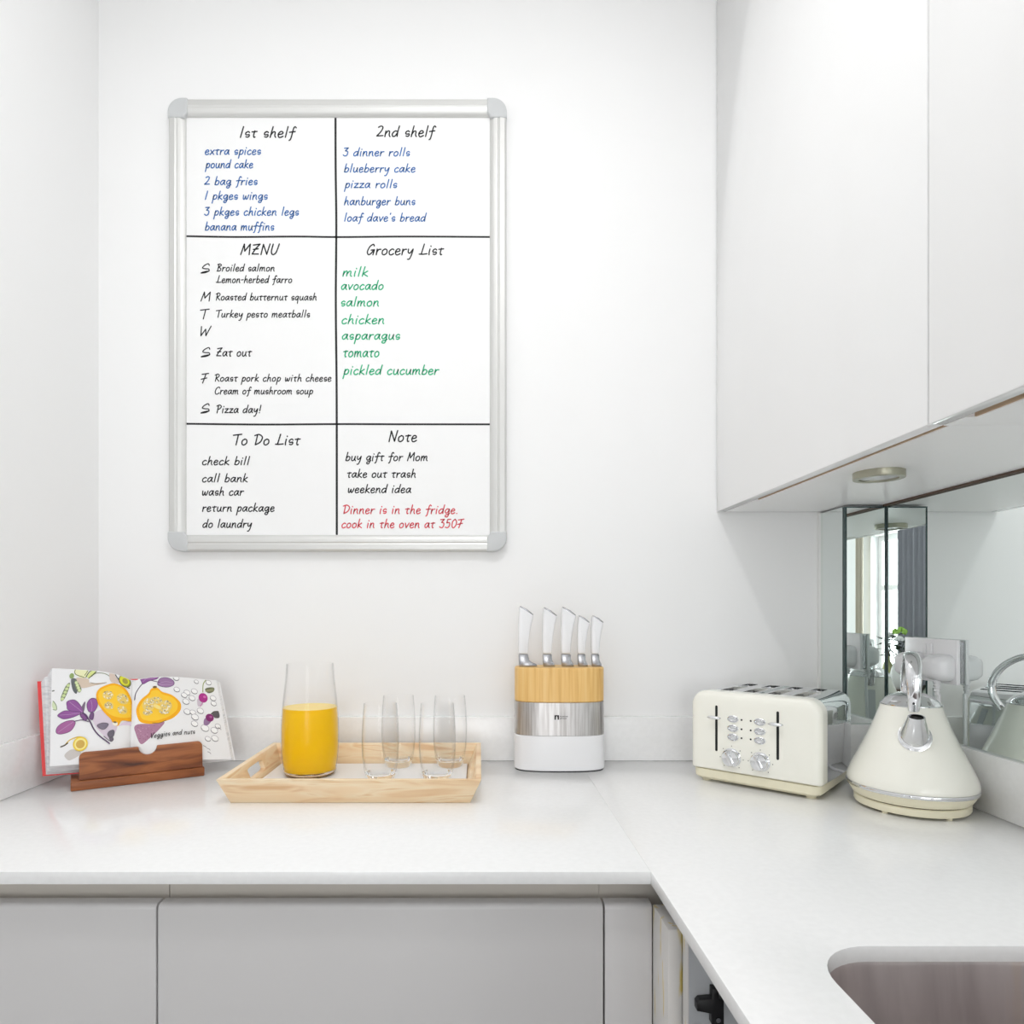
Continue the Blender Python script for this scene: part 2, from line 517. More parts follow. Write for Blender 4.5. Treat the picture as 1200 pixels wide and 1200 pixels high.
def write(bm, text, x0, x1, base, scale, w, fn):
    """text from x0 to x1 on the base line (y downwards), scale = size of one letter unit"""
    st = strokes(text)
    lo = min(p[0] for s in st for p in s)
    hi = max(p[0] for s in st for p in s)
    kx = (x1 - x0) / (hi - lo) if x1 else scale
    for s in st:
        ribbon(bm, [(x0 + (a - lo) * kx, base - b * scale) for a, b in s], w, fn)

# ------------------------------------------------------------------ room
XL, XR, H0 = -0.797, 0.790, 0.90          # left wall, mirror plane, worktop height
XF, YB, HC = -2.0, YB0, 2.6              # far room: left wall, rear wall, ceiling
struct(bx('wall_back', -0.92, 0.92, 0.0, 0.12, 0, HC, 'wall'))
struct(bx('wall_left', -0.92, XL, -1.9, 0.0, 0, HC, 'wall'))
struct(bx('wall_right', XR + 0.006, 0.92, YB, 0.0, 0, HC, 'wall'))
W3 = (-1.10, 0.60, 0.25, 2.25)  # unseen rear opening, put in to carry the frontal fill
bm = bmesh.new()
box(bm, XF - 0.12, W3[0], YB - 0.12, YB, 0, HC)
box(bm, W3[1], 0.92, YB - 0.12, YB, 0, HC)
box(bm, W3[0], W3[1], YB - 0.12, YB, 0, W3[2])
box(bm, W3[0], W3[1], YB - 0.12, YB, W3[3], HC)
struct(obj('wall_rear', bm, 'wall'))
bm = bmesh.new()
for xa, xb in ((W3[0], W3[0] + 0.05), (-0.275, -0.225), (W3[1] - 0.05, W3[1])):
    box(bm, xa, xb, YB - 0.11, YB - 0.06, W3[2], W3[3])
for xa, xb in ((W3[0] + 0.05, -0.275), (-0.225, W3[1] - 0.05)):
    box(bm, xa, xb, YB - 0.11, YB - 0.06, W3[2], W3[2] + 0.06)
    box(bm, xa, xb, YB - 0.11, YB - 0.06, W3[3] - 0.05, W3[3])
wr = struct(obj('window_3', bm, 'panel_white'))  # frame around the added rear fill
for xa, xb in ((W3[0] + 0.05, -0.275), (-0.225, W3[1] - 0.05)):
    bx('pane', xa, xb, YB - 0.087, YB - 0.083, W3[2] + 0.06, W3[3] - 0.05, 'thin_glass', wr)
struct(bx('wall_return', XF - 0.12, -0.92, -1.9, -1.78, 0, HC, 'wall'))
struct(bx('floor', XF - 0.12, 0.92, YB - 0.12, 0.12, -0.1, 0, 'floor'))
struct(bx('ceiling', XF - 0.12, 0.92, YB - 0.12, 0.12, HC, HC + 0.1, 'ceiling'))
# far left wall with the window seen in the mirrors and an added one
W1 = (-4.92, -4.22, 0.62, 1.88)
W2 = (-3.40, -2.10, 0.70, 2.20)  # unseen opening, added so more light reaches the kitchen
bm = bmesh.new()
x0, x1 = XF - 0.12, XF
box(bm, x0, x1, YB, W1[0], 0, HC)
box(bm, x0, x1, W1[1], W2[0], 0, HC)
box(bm, x0, x1, W2[1], -1.9, 0, HC)
for w in (W1, W2):
    box(bm, x0, x1, w[0], w[1], 0, w[2])
    box(bm, x0, x1, w[0], w[1], w[3], HC)
struct(obj('wall_far', bm, 'wall'))
for k, w in enumerate((W1, W2)):
    bm = bmesh.new()
    y0, y1, z0, z1 = w
    xa, xb = XF - 0.12, XF - 0.07
    zm = 1.408 if k == 0 else (z0 + z1) / 2
    box(bm, xa, xb, y0, y0 + 0.05, z0, z1)
    box(bm, xa, xb, y1 - 0.05, y1, z0, z1)
    box(bm, xa, xb, y0 + 0.05, y1 - 0.05, z0, z0 + 0.06)
    box(bm, xa, xb, y0 + 0.05, y1 - 0.05, z1 - 0.05, z1)
    box(bm, xa, xb, y0 + 0.05, y1 - 0.05, zm - 0.022, zm + 0.022)
    wf = struct(obj('window_%d' % (k + 1), bm, 'panel_white'))
    obj_p = bx('pane', XF - 0.099, XF - 0.095, y0 + 0.05, y1 - 0.05, z0 + 0.06, z1 - 0.05, 'thin_glass', wf)

# ------------------------------------------------------------------ worktop, upstands
SINK = rrect(0.300, 0.700, -1.20, -0.776, 0.062, 10)
wt = thing('worktop', 'L-shaped glossy white quartz worktop with a cut-out for the sink', 'worktop', (0, 0, 0))
bm = bmesh.new()
box(bm, XL, 0.20495, -0.60, 0.0, 0.885, H0)
obj('slab', bm, 'quartz', wt, bevel=(0.0005, 2))
bm = bmesh.new()
holed(bm, lambda a, b, d: (a, b, d), (0.2050, XR + 0.005, -1.9, 0.0), SINK, 0.885, H0)
obj('slab', bm, 'quartz', wt, bevel=(0.0005, 2))
UT = 0.991
tag(bx('worktop_upstand', XL + 0.012, 0.699, -0.014, 0.0, H0, UT, 'quartz', bevel=(0.0015, 2)),
    'long white quartz upstand along the back wall behind tray and knife block', 'upstand', 'worktop upstands')
tag(bx('worktop_upstand', XL, XL + 0.012, -1.9, 0.0, H0, UT, 'quartz', bevel=(0.0015, 2)),
    'white quartz upstand on the left wall beside the cookbook', 'upstand', 'worktop upstands')
tag(bx('worktop_upstand', XR - 0.009, XR + 0.006, -1.9, -0.1145, H0, UT, 'quartz', bevel=(0.0015, 2)),
    'white quartz upstand below the wall mirror, right of the kettle', 'upstand', 'worktop upstands')
bm = bmesh.new()
vs = [(0.699, 0), (0.713, 0), (0.713, -0.1005), (XR, -0.1005), (XR, -0.1145), (0.699, -0.1145)]
prism(bm, vs, lambda a, b, d: (a, b, d), H0, UT)
tag(obj('worktop_upstand', bm, 'quartz', bevel=(0.0012, 2)),
    'short white quartz upstand wrapping the mirrored corner column behind the toaster', 'upstand', 'worktop upstands')

# mirrored boxing in the corner
ZB = 1.4176                                # underside of the wall cabinets
struct(bx('trim_1', 0.717, XR, -0.0905, 0.0, UT, ZB - 0.001, 'wall'))
def mirror_panel(dim, face, label):
    bm = bmesh.new()
    box(bm, *dim)
    o = obj('mirror_panel', bm, ['glass_edge', 'mirror'])
    for p in o.data.polygons:
        if p.normal.dot(Vector(face)) > 0.9:
            p.material_index = 1
    return tag(o, label, 'mirror', 'mirrored splashback panels')
mirror_panel((0.711, 0.717, -0.0905, -0.001, UT, ZB - 0.004), (-1, 0, 0), 'narrow mirror panel on the left side of the corner column')
fp_ = mirror_panel((0.7105, XR - 0.0035, -0.1005, -0.0905, UT, ZB - 0.004), (0, -1, 0), 'narrow mirror panel on the front of the corner column')
bx('ground_edge', 0.7102, 0.7132, -0.1009, -0.0905, UT, ZB - 0.004, 'glass_edge', fp_)
bx('ground_edge', XR - 0.0035, XR - 0.0005, -0.1009, -0.0905, UT, ZB - 0.004, 'glass_edge', fp_)
bx('ground_edge', 0.7132, XR - 0.0035, -0.1009, -0.0905, ZB - 0.0065, ZB - 0.0038, 'glass_edge', fp_)
mirror_panel((XR, XR + 0.006, -1.9, -0.1005, UT, ZB - 0.0045), (-1, 0, 0), 'long mirror splashback on the right wall behind the kettle and socket')
struct(bx('trim_2', 0.7065, 0.711, -0.006, 0.0, UT, ZB - 0.001, 'sealant'))

# ------------------------------------------------------------------ wall cabinets
def wall_cabinet(y0, y1, label, g0, g1, wide):
    t = thing('wall_cabinet', label, 'cabinet', (0.495, y0, ZB), 0, 'white wall cabinets')
    def L(x0, x1, ya, yb, z0, z1):
        return (x0 - 0.495, x1 - 0.495, ya - y0, yb - y0, z0 - ZB, z1 - ZB)
    bx('door', *L(0.495, 0.5142, y1 + 0.0012, y0 - 0.0012, ZB, HC - 0.002), 'gloss_white', t, bevel=(0.0016, 2))
    gx = 0.5215 if not wide else 0.527
    bm = bmesh.new()
    box(bm, *L(gx, XR + 0.005, y1 + 0.0003, y0 - 0.0003, ZB, HC - 0.002))
    if g0 < y0:
        box(bm, *L(0.5145, gx, g0, y0 - 0.0003, ZB, HC - 0.002))
    if g1 > y1:
        box(bm, *L(0.5145, gx, y1 + 0.0003, g1, ZB, HC - 0.002))
    box(bm, *L(0.5145, gx, g1, g0, ZB + 0.016, HC - 0.002))
    obj('carcass', bm, 'panel_white', t)
    bx('finger_groove', *L(gx - 0.0022, gx - 0.0002, g1, g0, ZB + 0.0008, ZB + 0.0158), 'tan', t)
    bx('rear_strip', *L(XR - 0.007, XR + 0.005, y1 + 0.0003, min(y0, -0.101) - 0.0003, ZB - 0.0038, ZB - 0.0002), 'brown', t)
    return t
wall_cabinet(-0.002, -0.661, 'tall glossy white wall cabinet against the back wall, above the kettle', -0.153, -0.658, False)
wall_cabinet(-0.661, -1.30, 'glossy white wall cabinet cut by the right edge, in front of its neighbour', -0.691, -1.29, True)

def puck(x, y, label):
    t = thing('puck_light', label, 'light', (x, y, ZB - 0.0105))
    bm = bmesh.new()
    lathe(bm, [(0.0262, 0.0), (0.034, 0.0), (0.0345, 0.001), (0.0345, 0.010), (0.026, 0.010), (0.0262, 0.002)], 48, cap0=False, cap1=False)
    bm2 = bmesh.new()
    rings = [[(r * math.cos(2 * math.pi * i / 48), r * math.sin(2 * math.pi * i / 48), z) for i in range(48)]
             for r, z in ((0.0262, 0.0), (0.034, 0.0), (0.0345, 0.001), (0.0345, 0.0104), (0.0262, 0.0104))]
    bm.free()
    loft(bm2, rings, closed=True)
    obj('ring', bm2, 'olive_chrome', t, 40)
    bm = bmesh.new()
    lathe(bm, [(0.002, 0.0022), (0.014, 0.0016), (0.0255, 0.0022), (0.0255, 0.010), (0.002, 0.010)], 40)
    obj('lens', bm, 'lens', t, 40)
    return t
puck(0.592, -0.408, 'round unlit puck light with a nickel ring under the wall cabinet')

# ------------------------------------------------------------------ base cabinets
YF = -0.58
def front_board(name, x0, x1, parent):
    """grey front with a rounded top edge"""
    bm = bmesh.new()
    pr = [(0.0, 0.12), (0.0, 0.8455)] + [(0.0065 - 0.0065 * math.cos(R(k * 15)), 0.8455 + 0.0065 * math.sin(R(k * 15))) for k in range(1, 7)] + [(0.020, 0.852), (0.020, 0.12)]
    prism(bm, pr, lambda a, b_, d: (d, a, b_), x0, x1)
    return obj(name, bm, 'grey_lacquer', parent, bevel=(0.0008, 2))
def base_cabinet(xa, xb, label):
    t = thing('base_cabinet', label, 'cabinet', (xa, YF, 0), 0, 'grey base cabinets')
    bx('carcass', 0.0005, xb - xa - 0.0005, 0.034, 0.56, 0.10, 0.8845, 'channel', t)
    front_board('door', 0.0012, xb - xa - 0.0012, t)
    bx('plinth', 0.0005, xb - xa - 0.0005, 0.06, 0.075, 0.0, 0.099, 'grey_lacquer', t)
    return t
base_cabinet(XL + 0.001, -0.3955, 'grey handleless base cabinet in the left corner under the cookbook')
base_cabinet(-0.3955, 0.1526, 'wide grey handleless base cabinet under the tray and knife block')
t = thing('corner_filler', 'narrow grey filler panel closing the inner corner of the base cabinets', 'panel', (0.1526, YF, 0))
front_board('panel', 0.0012, 0.0590, t)
bx('rail', 0.0, 0.40, 0.034, 0.56, 0.10, 0.8845, 'channel', t)
t = thing('corner_filler', 'short grey end panel with yellow glue runs beside the open cabinet', 'panel', (0.212, -0.5805, 0))
bx('panel', 0.0, 0.0175, -0.0655, 0.0, 0.12, 0.8530, 'stained', t, bevel=(0.0016, 2))
# open cabinet under the sink
t = thing('base_cabinet', 'open doorless base cabinet with grey inside under the sink', 'cabinet', (0.2285, -0.652, 0), 0, 'grey base cabinets')
bx('side_panel', 0.0, 0.50, -0.018, 0.0, 0.10, 0.8845, 'inner_grey', t)
bx('side_panel', 0.0, 0.50, -1.20, -1.182, 0.10, 0.8845, 'inner_grey', t)
bx('front_edge', -0.0012, -0.0001, -0.018, 0.0, 0.10, 0.8845, 'stained', t)
bx('back_panel', 0.50, 0.512, -1.20, 0.0, 0.10, 0.8845, 'inner_grey', t)
bx('bottom_panel', 0.0, 0.50, -1.181, -0.019, 0.10, 0.118, 'inner_grey', t)
# black catch screwed to the side panel
t = thing('cabinet_catch', 'black plastic catch with one screw inside the open cabinet', 'catch', (0.2485, -0.6704, 0.787))
bm = bmesh.new()
prism(bm, [(-0.0145, 0.003), (-0.0115, 0.0065), (0.002, 0.0075), (0.002, 0.0185), (0.009, 0.0185), (0.009, 0.0075), (0.0145, 0.006), (0.0145, -0.0205), (0.0015, -0.0205), (0.0015, -0.0085), (-0.0145, -0.0055)],
      lambda a, b, d: (a, d, b), -0.010, 0.0)
obj('body', bm, 'black', t, bevel=(0.0008, 2))
bm = bmesh.new()
prism(bm, [(0.008 + 0.0026 * math.cos(i * math.pi / 8), -0.0145 + 0.0026 * math.sin(i * math.pi / 8)) for i in range(16)], lambda a, b, d: (a, d, b), -0.0115, -0.0095)
obj('screw', bm, 'cap_steel', t, 40)

# sink bowl
bm = bmesh.new()
def sring(z, inset, rr):
    return [(a, b, z) for a, b in rrect(0.292 + inset, 0.708 - inset, -1.208 + inset, -0.768 - inset, rr, 10)]
rings = [sring(0.8845, -0.012, 0.075), sring(0.8845, 0.002, 0.07), sring(0.878, 0.004, 0.068), sring(0.72, 0.014, 0.06), sring(0.700, 0.020, 0.055), sring(0.692, 0.034, 0.045),
         sring(0.688, 0.16, 0.02)]
outer = [sring(0.686, 0.16, 0.02), sring(0.690, 0.034, 0.045), sring(0.698, 0.018, 0.055), sring(0.72, 0.0125, 0.06), sring(0.877, 0.0025, 0.068), sring(0.8835, -0.002, 0.07), sring(0.8835, -0.012, 0.075)]
loft(bm, rings + outer, closed=True)
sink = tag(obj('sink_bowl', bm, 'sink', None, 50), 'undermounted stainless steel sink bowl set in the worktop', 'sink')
bm = bmesh.new()
lathe(bm, [(0.004, 0.6895), (0.034, 0.6890), (0.040, 0.6925), (0.042, 0.690), (0.042, 0.660), (0.004, 0.660)], 40, (0.5, -0.988))
obj('drain', bm, 'chrome', sink, 40)

# ------------------------------------------------------------------ whiteboard
BK = 1.392 / 784.0                         # metres per layout unit on the board face
wb = thing('whiteboard', 'large aluminium-framed whiteboard planner with handwritten lists on the back wall', 'whiteboard', (-0.6440, -0.0005, 1.3341))
ox, oz = -0.6440, 1.3341
BW, BH = 0.6997, 0.9363                    # outer size
fw = 0.0345                                # frame width
bx('writing_surface', 0.020, BW - 0.020, -0.0080, 0.0, 0.020, BH - 0.020, 'enamel', wb)
# ridged aluminium rails: profile (across, out of the wall)
rail = [(0.0, 0.0), (0.0, 0.012), (0.0012, 0.0150), (0.0040, 0.0168), (0.0085, 0.0172), (0.0135, 0.0176), (0.0150, 0.0166), (0.0170, 0.0160),
        (0.0188, 0.0172), (0.0250, 0.0164), (0.0300, 0.0140), (0.0335, 0.0110), (fw, 0.0086), (fw, 0.0)]
def rail_obj(fn, a, b):
    bm = bmesh.new()
    prism(bm, rail, fn, a, b)
    obj('frame_rail', bm, 'alu', wb, 25)
cs = 0.036
rail_obj(lambda c, h, d: (c, -h, d), cs, BH - cs)
rail_obj(lambda c, h, d: (BW - c, -h, d), cs, BH - cs)
rail_obj(lambda c, h, d: (d, -h, c), cs, BW - cs)
rail_obj(lambda c, h, d: (d, -h, BH - c), cs, BW - cs)
for sx in (0, 1):
    for sz in (0, 1):
        poly = [(-0.0008, 0.040), (-0.0008, 0.026)]
        poly = [(-0.0008 + 0.029 - 0.029 * math.cos(R(k * 9)), -0.0008 + 0.029 - 0.029 * math.sin(R(k * 9))) for k in range(11)]
        poly = [(-0.0008, 0.0405)] + poly + [(0.0405, -0.0008), (0.0405, 0.0300), (0.0365, 0.0335), (0.0335, 0.0365), (0.0335, 0.0405)]
        bm = bmesh.new()
        def fn(a, b, d):
            return (a if sx == 0 else BW - a, d, b if sz == 0 else BH - b)
        prism(bm, poly, fn, -0.0186, -0.0003)
        obj('corner_cap', bm, 'grey_plastic', wb, bevel=(0.0028, 3))
# ruled lines and handwriting; layout units are counted from the inner top-left corner of the board
def bfn(u, v):
    return ((u + 217 - 562) * BK - ox, -0.00815, (714 - 135 - v) * BK + 1.214 - oz)
def bfn2(u, v):
    p = bfn(u, v)
    return (p[0], -0.0083, p[2])
bm = bmesh.new()
ribbon(bm, cr([(176.2, -0.5), (176.4, 60), (177.2, 130), (176.6, 220), (177.6, 330), (177.8, 491)], 6), 2.5, bfn)
ribbon(bm, cr([(0.8, 142), (60, 142.9), (130, 142.4), (180, 143.0), (260, 142.4), (357.5, 142.9)], 6), 2.2, bfn)
ribbon(bm, cr([(0.3, 361.7), (90, 362.6), (178, 362.1), (260, 362.3), (357.5, 362.4)], 6), 2.2, bfn)
obj('ruled_lines', bm, 'ink_black', wb)
def block(name, ink, lines, label=None):
    bm = bmesh.new()
    for (text, xa, xb, base, sc, w) in lines:
        write(bm, text, xa - 217, xb - 217, base - 135, sc, w, bfn2)
    o = obj(name, bm, ink, wb)
    if label:
        o['label'] = label
h, b, s = 1.36, 1.06, 0.92
hw, bw, sw = 1.55, 1.35, 1.2
for hd in [('1st shelf', 281.9, 347.3, 161.3, h, hw), ('2nd shelf', 441.6, 510.8, 160.4, h, hw), ('MENU', 282.2, 327.4, 298.6, h, hw),
           ('Grocery List', 430.6, 519.9, 298.8, h, hw), ('To Do List', 273.7, 351.9, 521.5, h, hw), ('Note', 456, 488, 517.6, h * 1.03, hw)]:
    block('heading_writing', 'ink_black', [hd])
block('list_writing', 'ink_blue', [('extra spices', 240.8, 305.5, 181.4, b, bw), ('pound cake', 240.8, 296.2, 197.1, b, bw), ('2 bag fries', 239.9, 301.5, 216.9, b, bw),
      ('1 pkges wings', 240.8, 313.4, 234, b, bw), ('3 pkges chicken legs', 239.9, 350, 252.6, b, bw), ('banana muffins', 240.8, 321, 270.1, b, bw)], 'blue handwritten list of the first shelf')
block('list_writing', 'ink_blue', [('3 dinner rolls', 402.3, 480, 183.1, b, bw), ('blueberry cake', 403.7, 486.3, 202, b, bw), ('pizza rolls', 403.7, 465, 220.4, b, bw),
      ('hanburger buns', 403.7, 486.3, 240.4, b, bw), ("loaf dave's bread", 404, 499.7, 259.6, b, bw)], 'blue handwritten list of the second shelf')
for day in ([('S', 235.6, 245.4, 320.4, 1.24, 1.3), ('Broiled salmon', 254.4, 321.4, 318, s, sw), ('Lemon-herbed farro', 253.6, 342, 331.6, s, sw)],
            [('M', 235.6, 246.6, 353, 1.16, 1.3), ('Roasted butternut squash', 253.6, 370.6, 352, s, sw)],
            [('T', 235.2, 245.4, 374, 1.25, 1.3), ('Turkey pesto meatballs', 253.6, 363, 372, s, sw)],
            [('W', 235.6, 247.6, 394, 1.26, 1.3)],
            [('S', 235.8, 246, 418.6, 1.24, 1.3), ('Eat out', 254, 295, 417.6, 1.08, 1.3)],
            [('F', 236, 244.6, 449, 1.24, 1.3), ('Roast pork chop with cheese', 252.4, 388, 447, s, sw), ('Cream of mushroom soup', 252.4, 366.6, 462, s, sw)],
            [('S', 235.4, 245.2, 484.4, 1.24, 1.3), ('Pizza day!', 254.4, 306, 484, 1.0, 1.3)]):
    block('menu_line', 'ink_black', day)
block('list_writing', 'ink_green', [('milk', 402, 431, 324, 1.22, 1.5), ('avocado', 400.4, 449, 339.6, 1.18, 1.5), ('salmon', 400.4, 443.4, 359, 1.2, 1.5), ('chicken', 401, 449.6, 379.6, 1.2, 1.5),
      ('asparagus', 401.4, 468.4, 398, 1.2, 1.5), ('tomato', 403, 444, 418.4, 1.3, 1.5), ('pickled cucumber', 402, 514.4, 439, 1.2, 1.5)], 'green handwritten grocery list')
for entry in [('check bill', 237.6, 292.7, 544.8, b, bw), ('call bank', 237.6, 290, 564.9, b, bw), ('wash car', 237.6, 285.7, 580.6, b, bw),
              ('return package', 237.6, 321.3, 599.4, b, bw), ('do laundry', 238, 295, 618.3, b, bw)]:
    block('to_do_entry', 'ink_black', [entry])
block('list_writing', 'ink_black', [('buy gift for Mom', 405.4, 500.6, 540, b, bw), ('take out trash', 407.5, 486.6, 559.6, b, bw), ('weekend idea', 408.4, 481.4, 577.5, b, bw)], 'black handwritten notes')
block('list_writing', 'ink_red', [('Dinner is in the fridge.', 402.6, 535.3, 602, b * 1.05, bw), ('cook in the oven at 350F', 400.9, 543.7, 618.6, b * 1.05, bw)], 'red handwritten dinner note')

# ------------------------------------------------------------------ tray, carafe, juice, glasses
tr = thing('serving_tray', 'pale wooden serving tray with flared sides and white base on the worktop', 'tray', (-0.2095, -0.185, H0))
tx, ty = -0.2095, -0.185
B = (-0.404 - tx, -0.0152 - tx, -0.3154 - ty, -0.056 - ty)      # outline at the bottom
T = (-0.4205 - tx, 0.0030 - tx, -0.3345 - ty, -0.036 - ty)      # outline at the top
hT, th = 0.0425, 0.009
def at(f, s, t, side):
    """point on the outside of a tray side: s along, t up"""
    x0 = B[0] + (T[0] - B[0]) * t; x1 = B[1] + (T[1] - B[1]) * t
    y0 = B[2] + (T[2] - B[2]) * t; y1 = B[3] + (T[3] - B[3]) * t
    return {'f': (x0 + (x1 - x0) * s, y0, hT * t), 'b': (x0 + (x1 - x0) * s, y1, hT * t),
            'l': (x0, y0 + (y1 - y0) * s, hT * t), 'r': (x1, y0 + (y1 - y0) * s, hT * t)}[side]
for side, (dx, dy) in (('f', (0, 1)), ('b', (0, -1))):
    bm = bmesh.new()
    q = [at(None, s_, t_, side) for s_, t_ in ((0, 0), (1, 0), (1, 1), (0, 1))]
    def inn(p, k):
        sx = 0.0
        return (p[0] + sx, p[1] + dy * th, p[2])
    hexa(bm, q, [inn(p, i) for i, p in enumerate(q)])
    obj('end_wall' if side == 'b' else 'front_wall', bm, 'pine', tr, bevel=(0.0012, 2))
for side, dx in (('l', 1), ('r', -1)):
    bm = bmesh.new()
    def fn(a, b_, d):
        p = at(None, a, b_, side)
        y = min(max(p[1], at(None, 0, b_, 'f')[1] + th + 0.0002), at(None, 0, b_, 'b')[1] - th - 0.0002)
        return (p[0] + dx * d, y, p[2])
    hole = rrect(0.36, 0.64, 0.34, 0.78, (0.07, 0.07, 0.07, 0.07), 6)
    hole = [(0.5 + (a - 0.5), b_) for a, b_ in hole]
    holed(bm, fn, (0, 1, 0, 1), hole, 0.0, th)
    obj('side_wall', bm, 'pine', tr, bevel=(0.001, 2))
bx('base', B[0] + th + 0.0002, B[1] - th - 0.0002, B[2] + th + 0.0004, B[3] - th - 0.0004, 0.0005, 0.0065, 'white_tray', tr)
ZT = H0 + 0.0067

def vessel(name, outer, inner, label, cat, loc, group=None, segs=64, solid_base=0.0138):
    bm = bmesh.new()
    rings = [[(r * math.cos(2 * math.pi * i / segs), r * math.sin(2 * math.pi * i / segs), z) for i in range(segs)] for r, z in outer + inner]
    loft(bm, rings)
    o = obj(name, bm, ['thin_glass', 'glass'], None, 60)
    for p in o.data.polygons:
        if p.center.z < solid_base:
            p.material_index = 1
    o.location = loc
    return tag(o, label, cat, group)
def interp(prof, n=5):
    return cr(prof, n)
ca_out = interp([(0.040, 0.0), (0.0448, 0.003), (0.0482, 0.012), (0.0518, 0.045), (0.0527, 0.080), (0.0512, 0.115), (0.0478, 0.150), (0.0445, 0.180), (0.0430, 0.2055)])
ca_in = interp([(0.0414, 0.2055), (0.0429, 0.180), (0.0462, 0.150), (0.0496, 0.115), (0.0511, 0.080), (0.0502, 0.045), (0.0466, 0.0145), (0.042, 0.0095), (0.004, 0.0085)])
CL = (-0.3166, -0.150, ZT)
vessel('carafe', [(0.004, 0.0008)] + ca_out, ca_in, 'clear glass carafe filled with orange juice at the left of the tray', 'carafe', CL)
bm = bmesh.new()
jr = [p for p in ca_in[::-1] if p[1] <= 0.1240]
jr = [(r + 0.0003 if r > 0.03 else r, z - 0.0003) for r, z in jr]
lathe(bm, jr + [(0.0492, 0.1252)], 64, cap1=True)
o = obj('orange_juice', bm, ['juice', 'foam'], None, 50)
o.location = CL
o.data.polygons[len(o.data.polygons) - 1].material_index = 1
for p in o.data.polygons:
    if p.normal.z > 0.95 and p.center.z > 0.12:
        p.material_index = 1
tag(o, 'bright yellow-orange juice inside the glass carafe', 'juice')

gl_out = interp([(0.0215, 0.0), (0.0240, 0.0025), (0.0275, 0.014), (0.0312, 0.034), (0.0330, 0.058), (0.0330, 0.085), (0.0315, 0.115), (0.0296, 0.138)])
gl_in = interp([(0.0286, 0.138), (0.0305, 0.115), (0.0320, 0.085), (0.0319, 0.058), (0.0299, 0.035), (0.0255, 0.019), (0.0180, 0.0125), (0.004, 0.011)])
GS = [(-0.1785, -0.196, 'stemless clear glass tumbler, front left of the four on the tray'),
      (-0.0760, -0.196, 'stemless clear glass tumbler, front right of the four on the tray'),
      (-0.1590, -0.088, 'stemless clear glass tumbler, back left of the four on the tray'),
      (-0.0580, -0.088, 'stemless clear glass tumbler, back right of the four on the tray')]
g0 = None
for x, y, lb in GS:
    if g0 is None:
        g0 = vessel('glass_tumbler', [(0.004, 0.0012)] + gl_out, gl_in, lb, 'glass', (x, y, ZT), 'glass tumblers on the tray')
    else:
        o = g0.copy()
        COL.objects.link(o)
        o.location = (x, y, ZT)
        o['label'] = lb

# ------------------------------------------------------------------ knife block and knives
KX, KY = 0.1572, -0.075
kb = thing('knife_block', 'oval knife block of wood, brushed steel and white on the worktop', 'knife block', (KX, KY, H0))
def oval(a, b_, z, n=80, e=2.7):
    out = []
    for i in range(n):
        t = 2 * math.pi * i / n
        c, s_ = math.cos(t), math.sin(t)
        out.append((a * math.copysign(abs(c) ** (2 / e), c), b_ * math.copysign(abs(s_) ** (2 / e), s_), z))
    return out
def ovsolid(name, m, a, b_, z0, z1, r=0.0015):
    bm = bmesh.new()
    loft(bm, [oval(a - r, b_ - r, z0), oval(a, b_, z0 + r), oval(a, b_, z1 - r), oval(a - r, b_ - r, z1)])
    return obj(name, bm, m, kb, 40)
ovsolid('foot', 'black', 0.0865, 0.0375, 0.0, 0.0022, 0.0003)
ovsolid('base_cup', 'white_plastic', 0.0888, 0.0400, 0.0022, 0.0700, 0.002)
ovsolid('steel_band', 'steel', 0.0880, 0.0394, 0.0700, 0.1340, 0.0006)
ovsolid('wooden_top', 'bamboo', 0.0876, 0.0390, 0.1340, 0.2010, 0.002)
# maker's mark etched on the steel band
band_front = lambda u: -0.0394 * (max(0.0, 1 - abs(u / 0.0880) ** 2.7)) ** (1 / 2.7) - 0.0002
def lfn(u, v):
    return (u, band_front(u), 0.1105 - v)
bm = bmesh.new()
qx = -0.0133
for (a0, a1, b0, b1) in ((0, 0.0088, 0, 0.0014), (0, 0.0014, 0.0014, 0.0088), (0.0074, 0.0088, 0.0014, 0.0088), (0.0014, 0.0028, 0.0074, 0.0088), (0.006, 0.0074, 0.0074, 0.0088)):
    bm.faces.new([bm.verts.new(lfn(qx + a, b_)) for a, b_ in ((a0, b0), (a1, b0), (a1, b1), (a0, b1))])
bm.faces.new([bm.verts.new(lfn(qx + a, b_)) for a, b_ in ((0.0014, 0.0014), (0.0044, 0.0014), (0.0030, 0.0044), (0.0028, 0.0074), (0.0014, 0.0074))])
bm.faces.new([bm.verts.new(lfn(qx + a, b_)) for a, b_ in ((0.0044, 0.0014), (0.0074, 0.0014), (0.0074, 0.0074), (0.006, 0.0074), (0.0058, 0.0044))])
write(bm, 'RICHARDSON', -0.0030, 0.0125, 0.0038, 0.00026, 0.00032, lfn)
write(bm, 'SHEFFIELD', -0.0030, 0.0098, 0.0076, 0.00026, 0.00032, lfn)
obj('etched_mark', bm, 'black', kb, recalc=False)

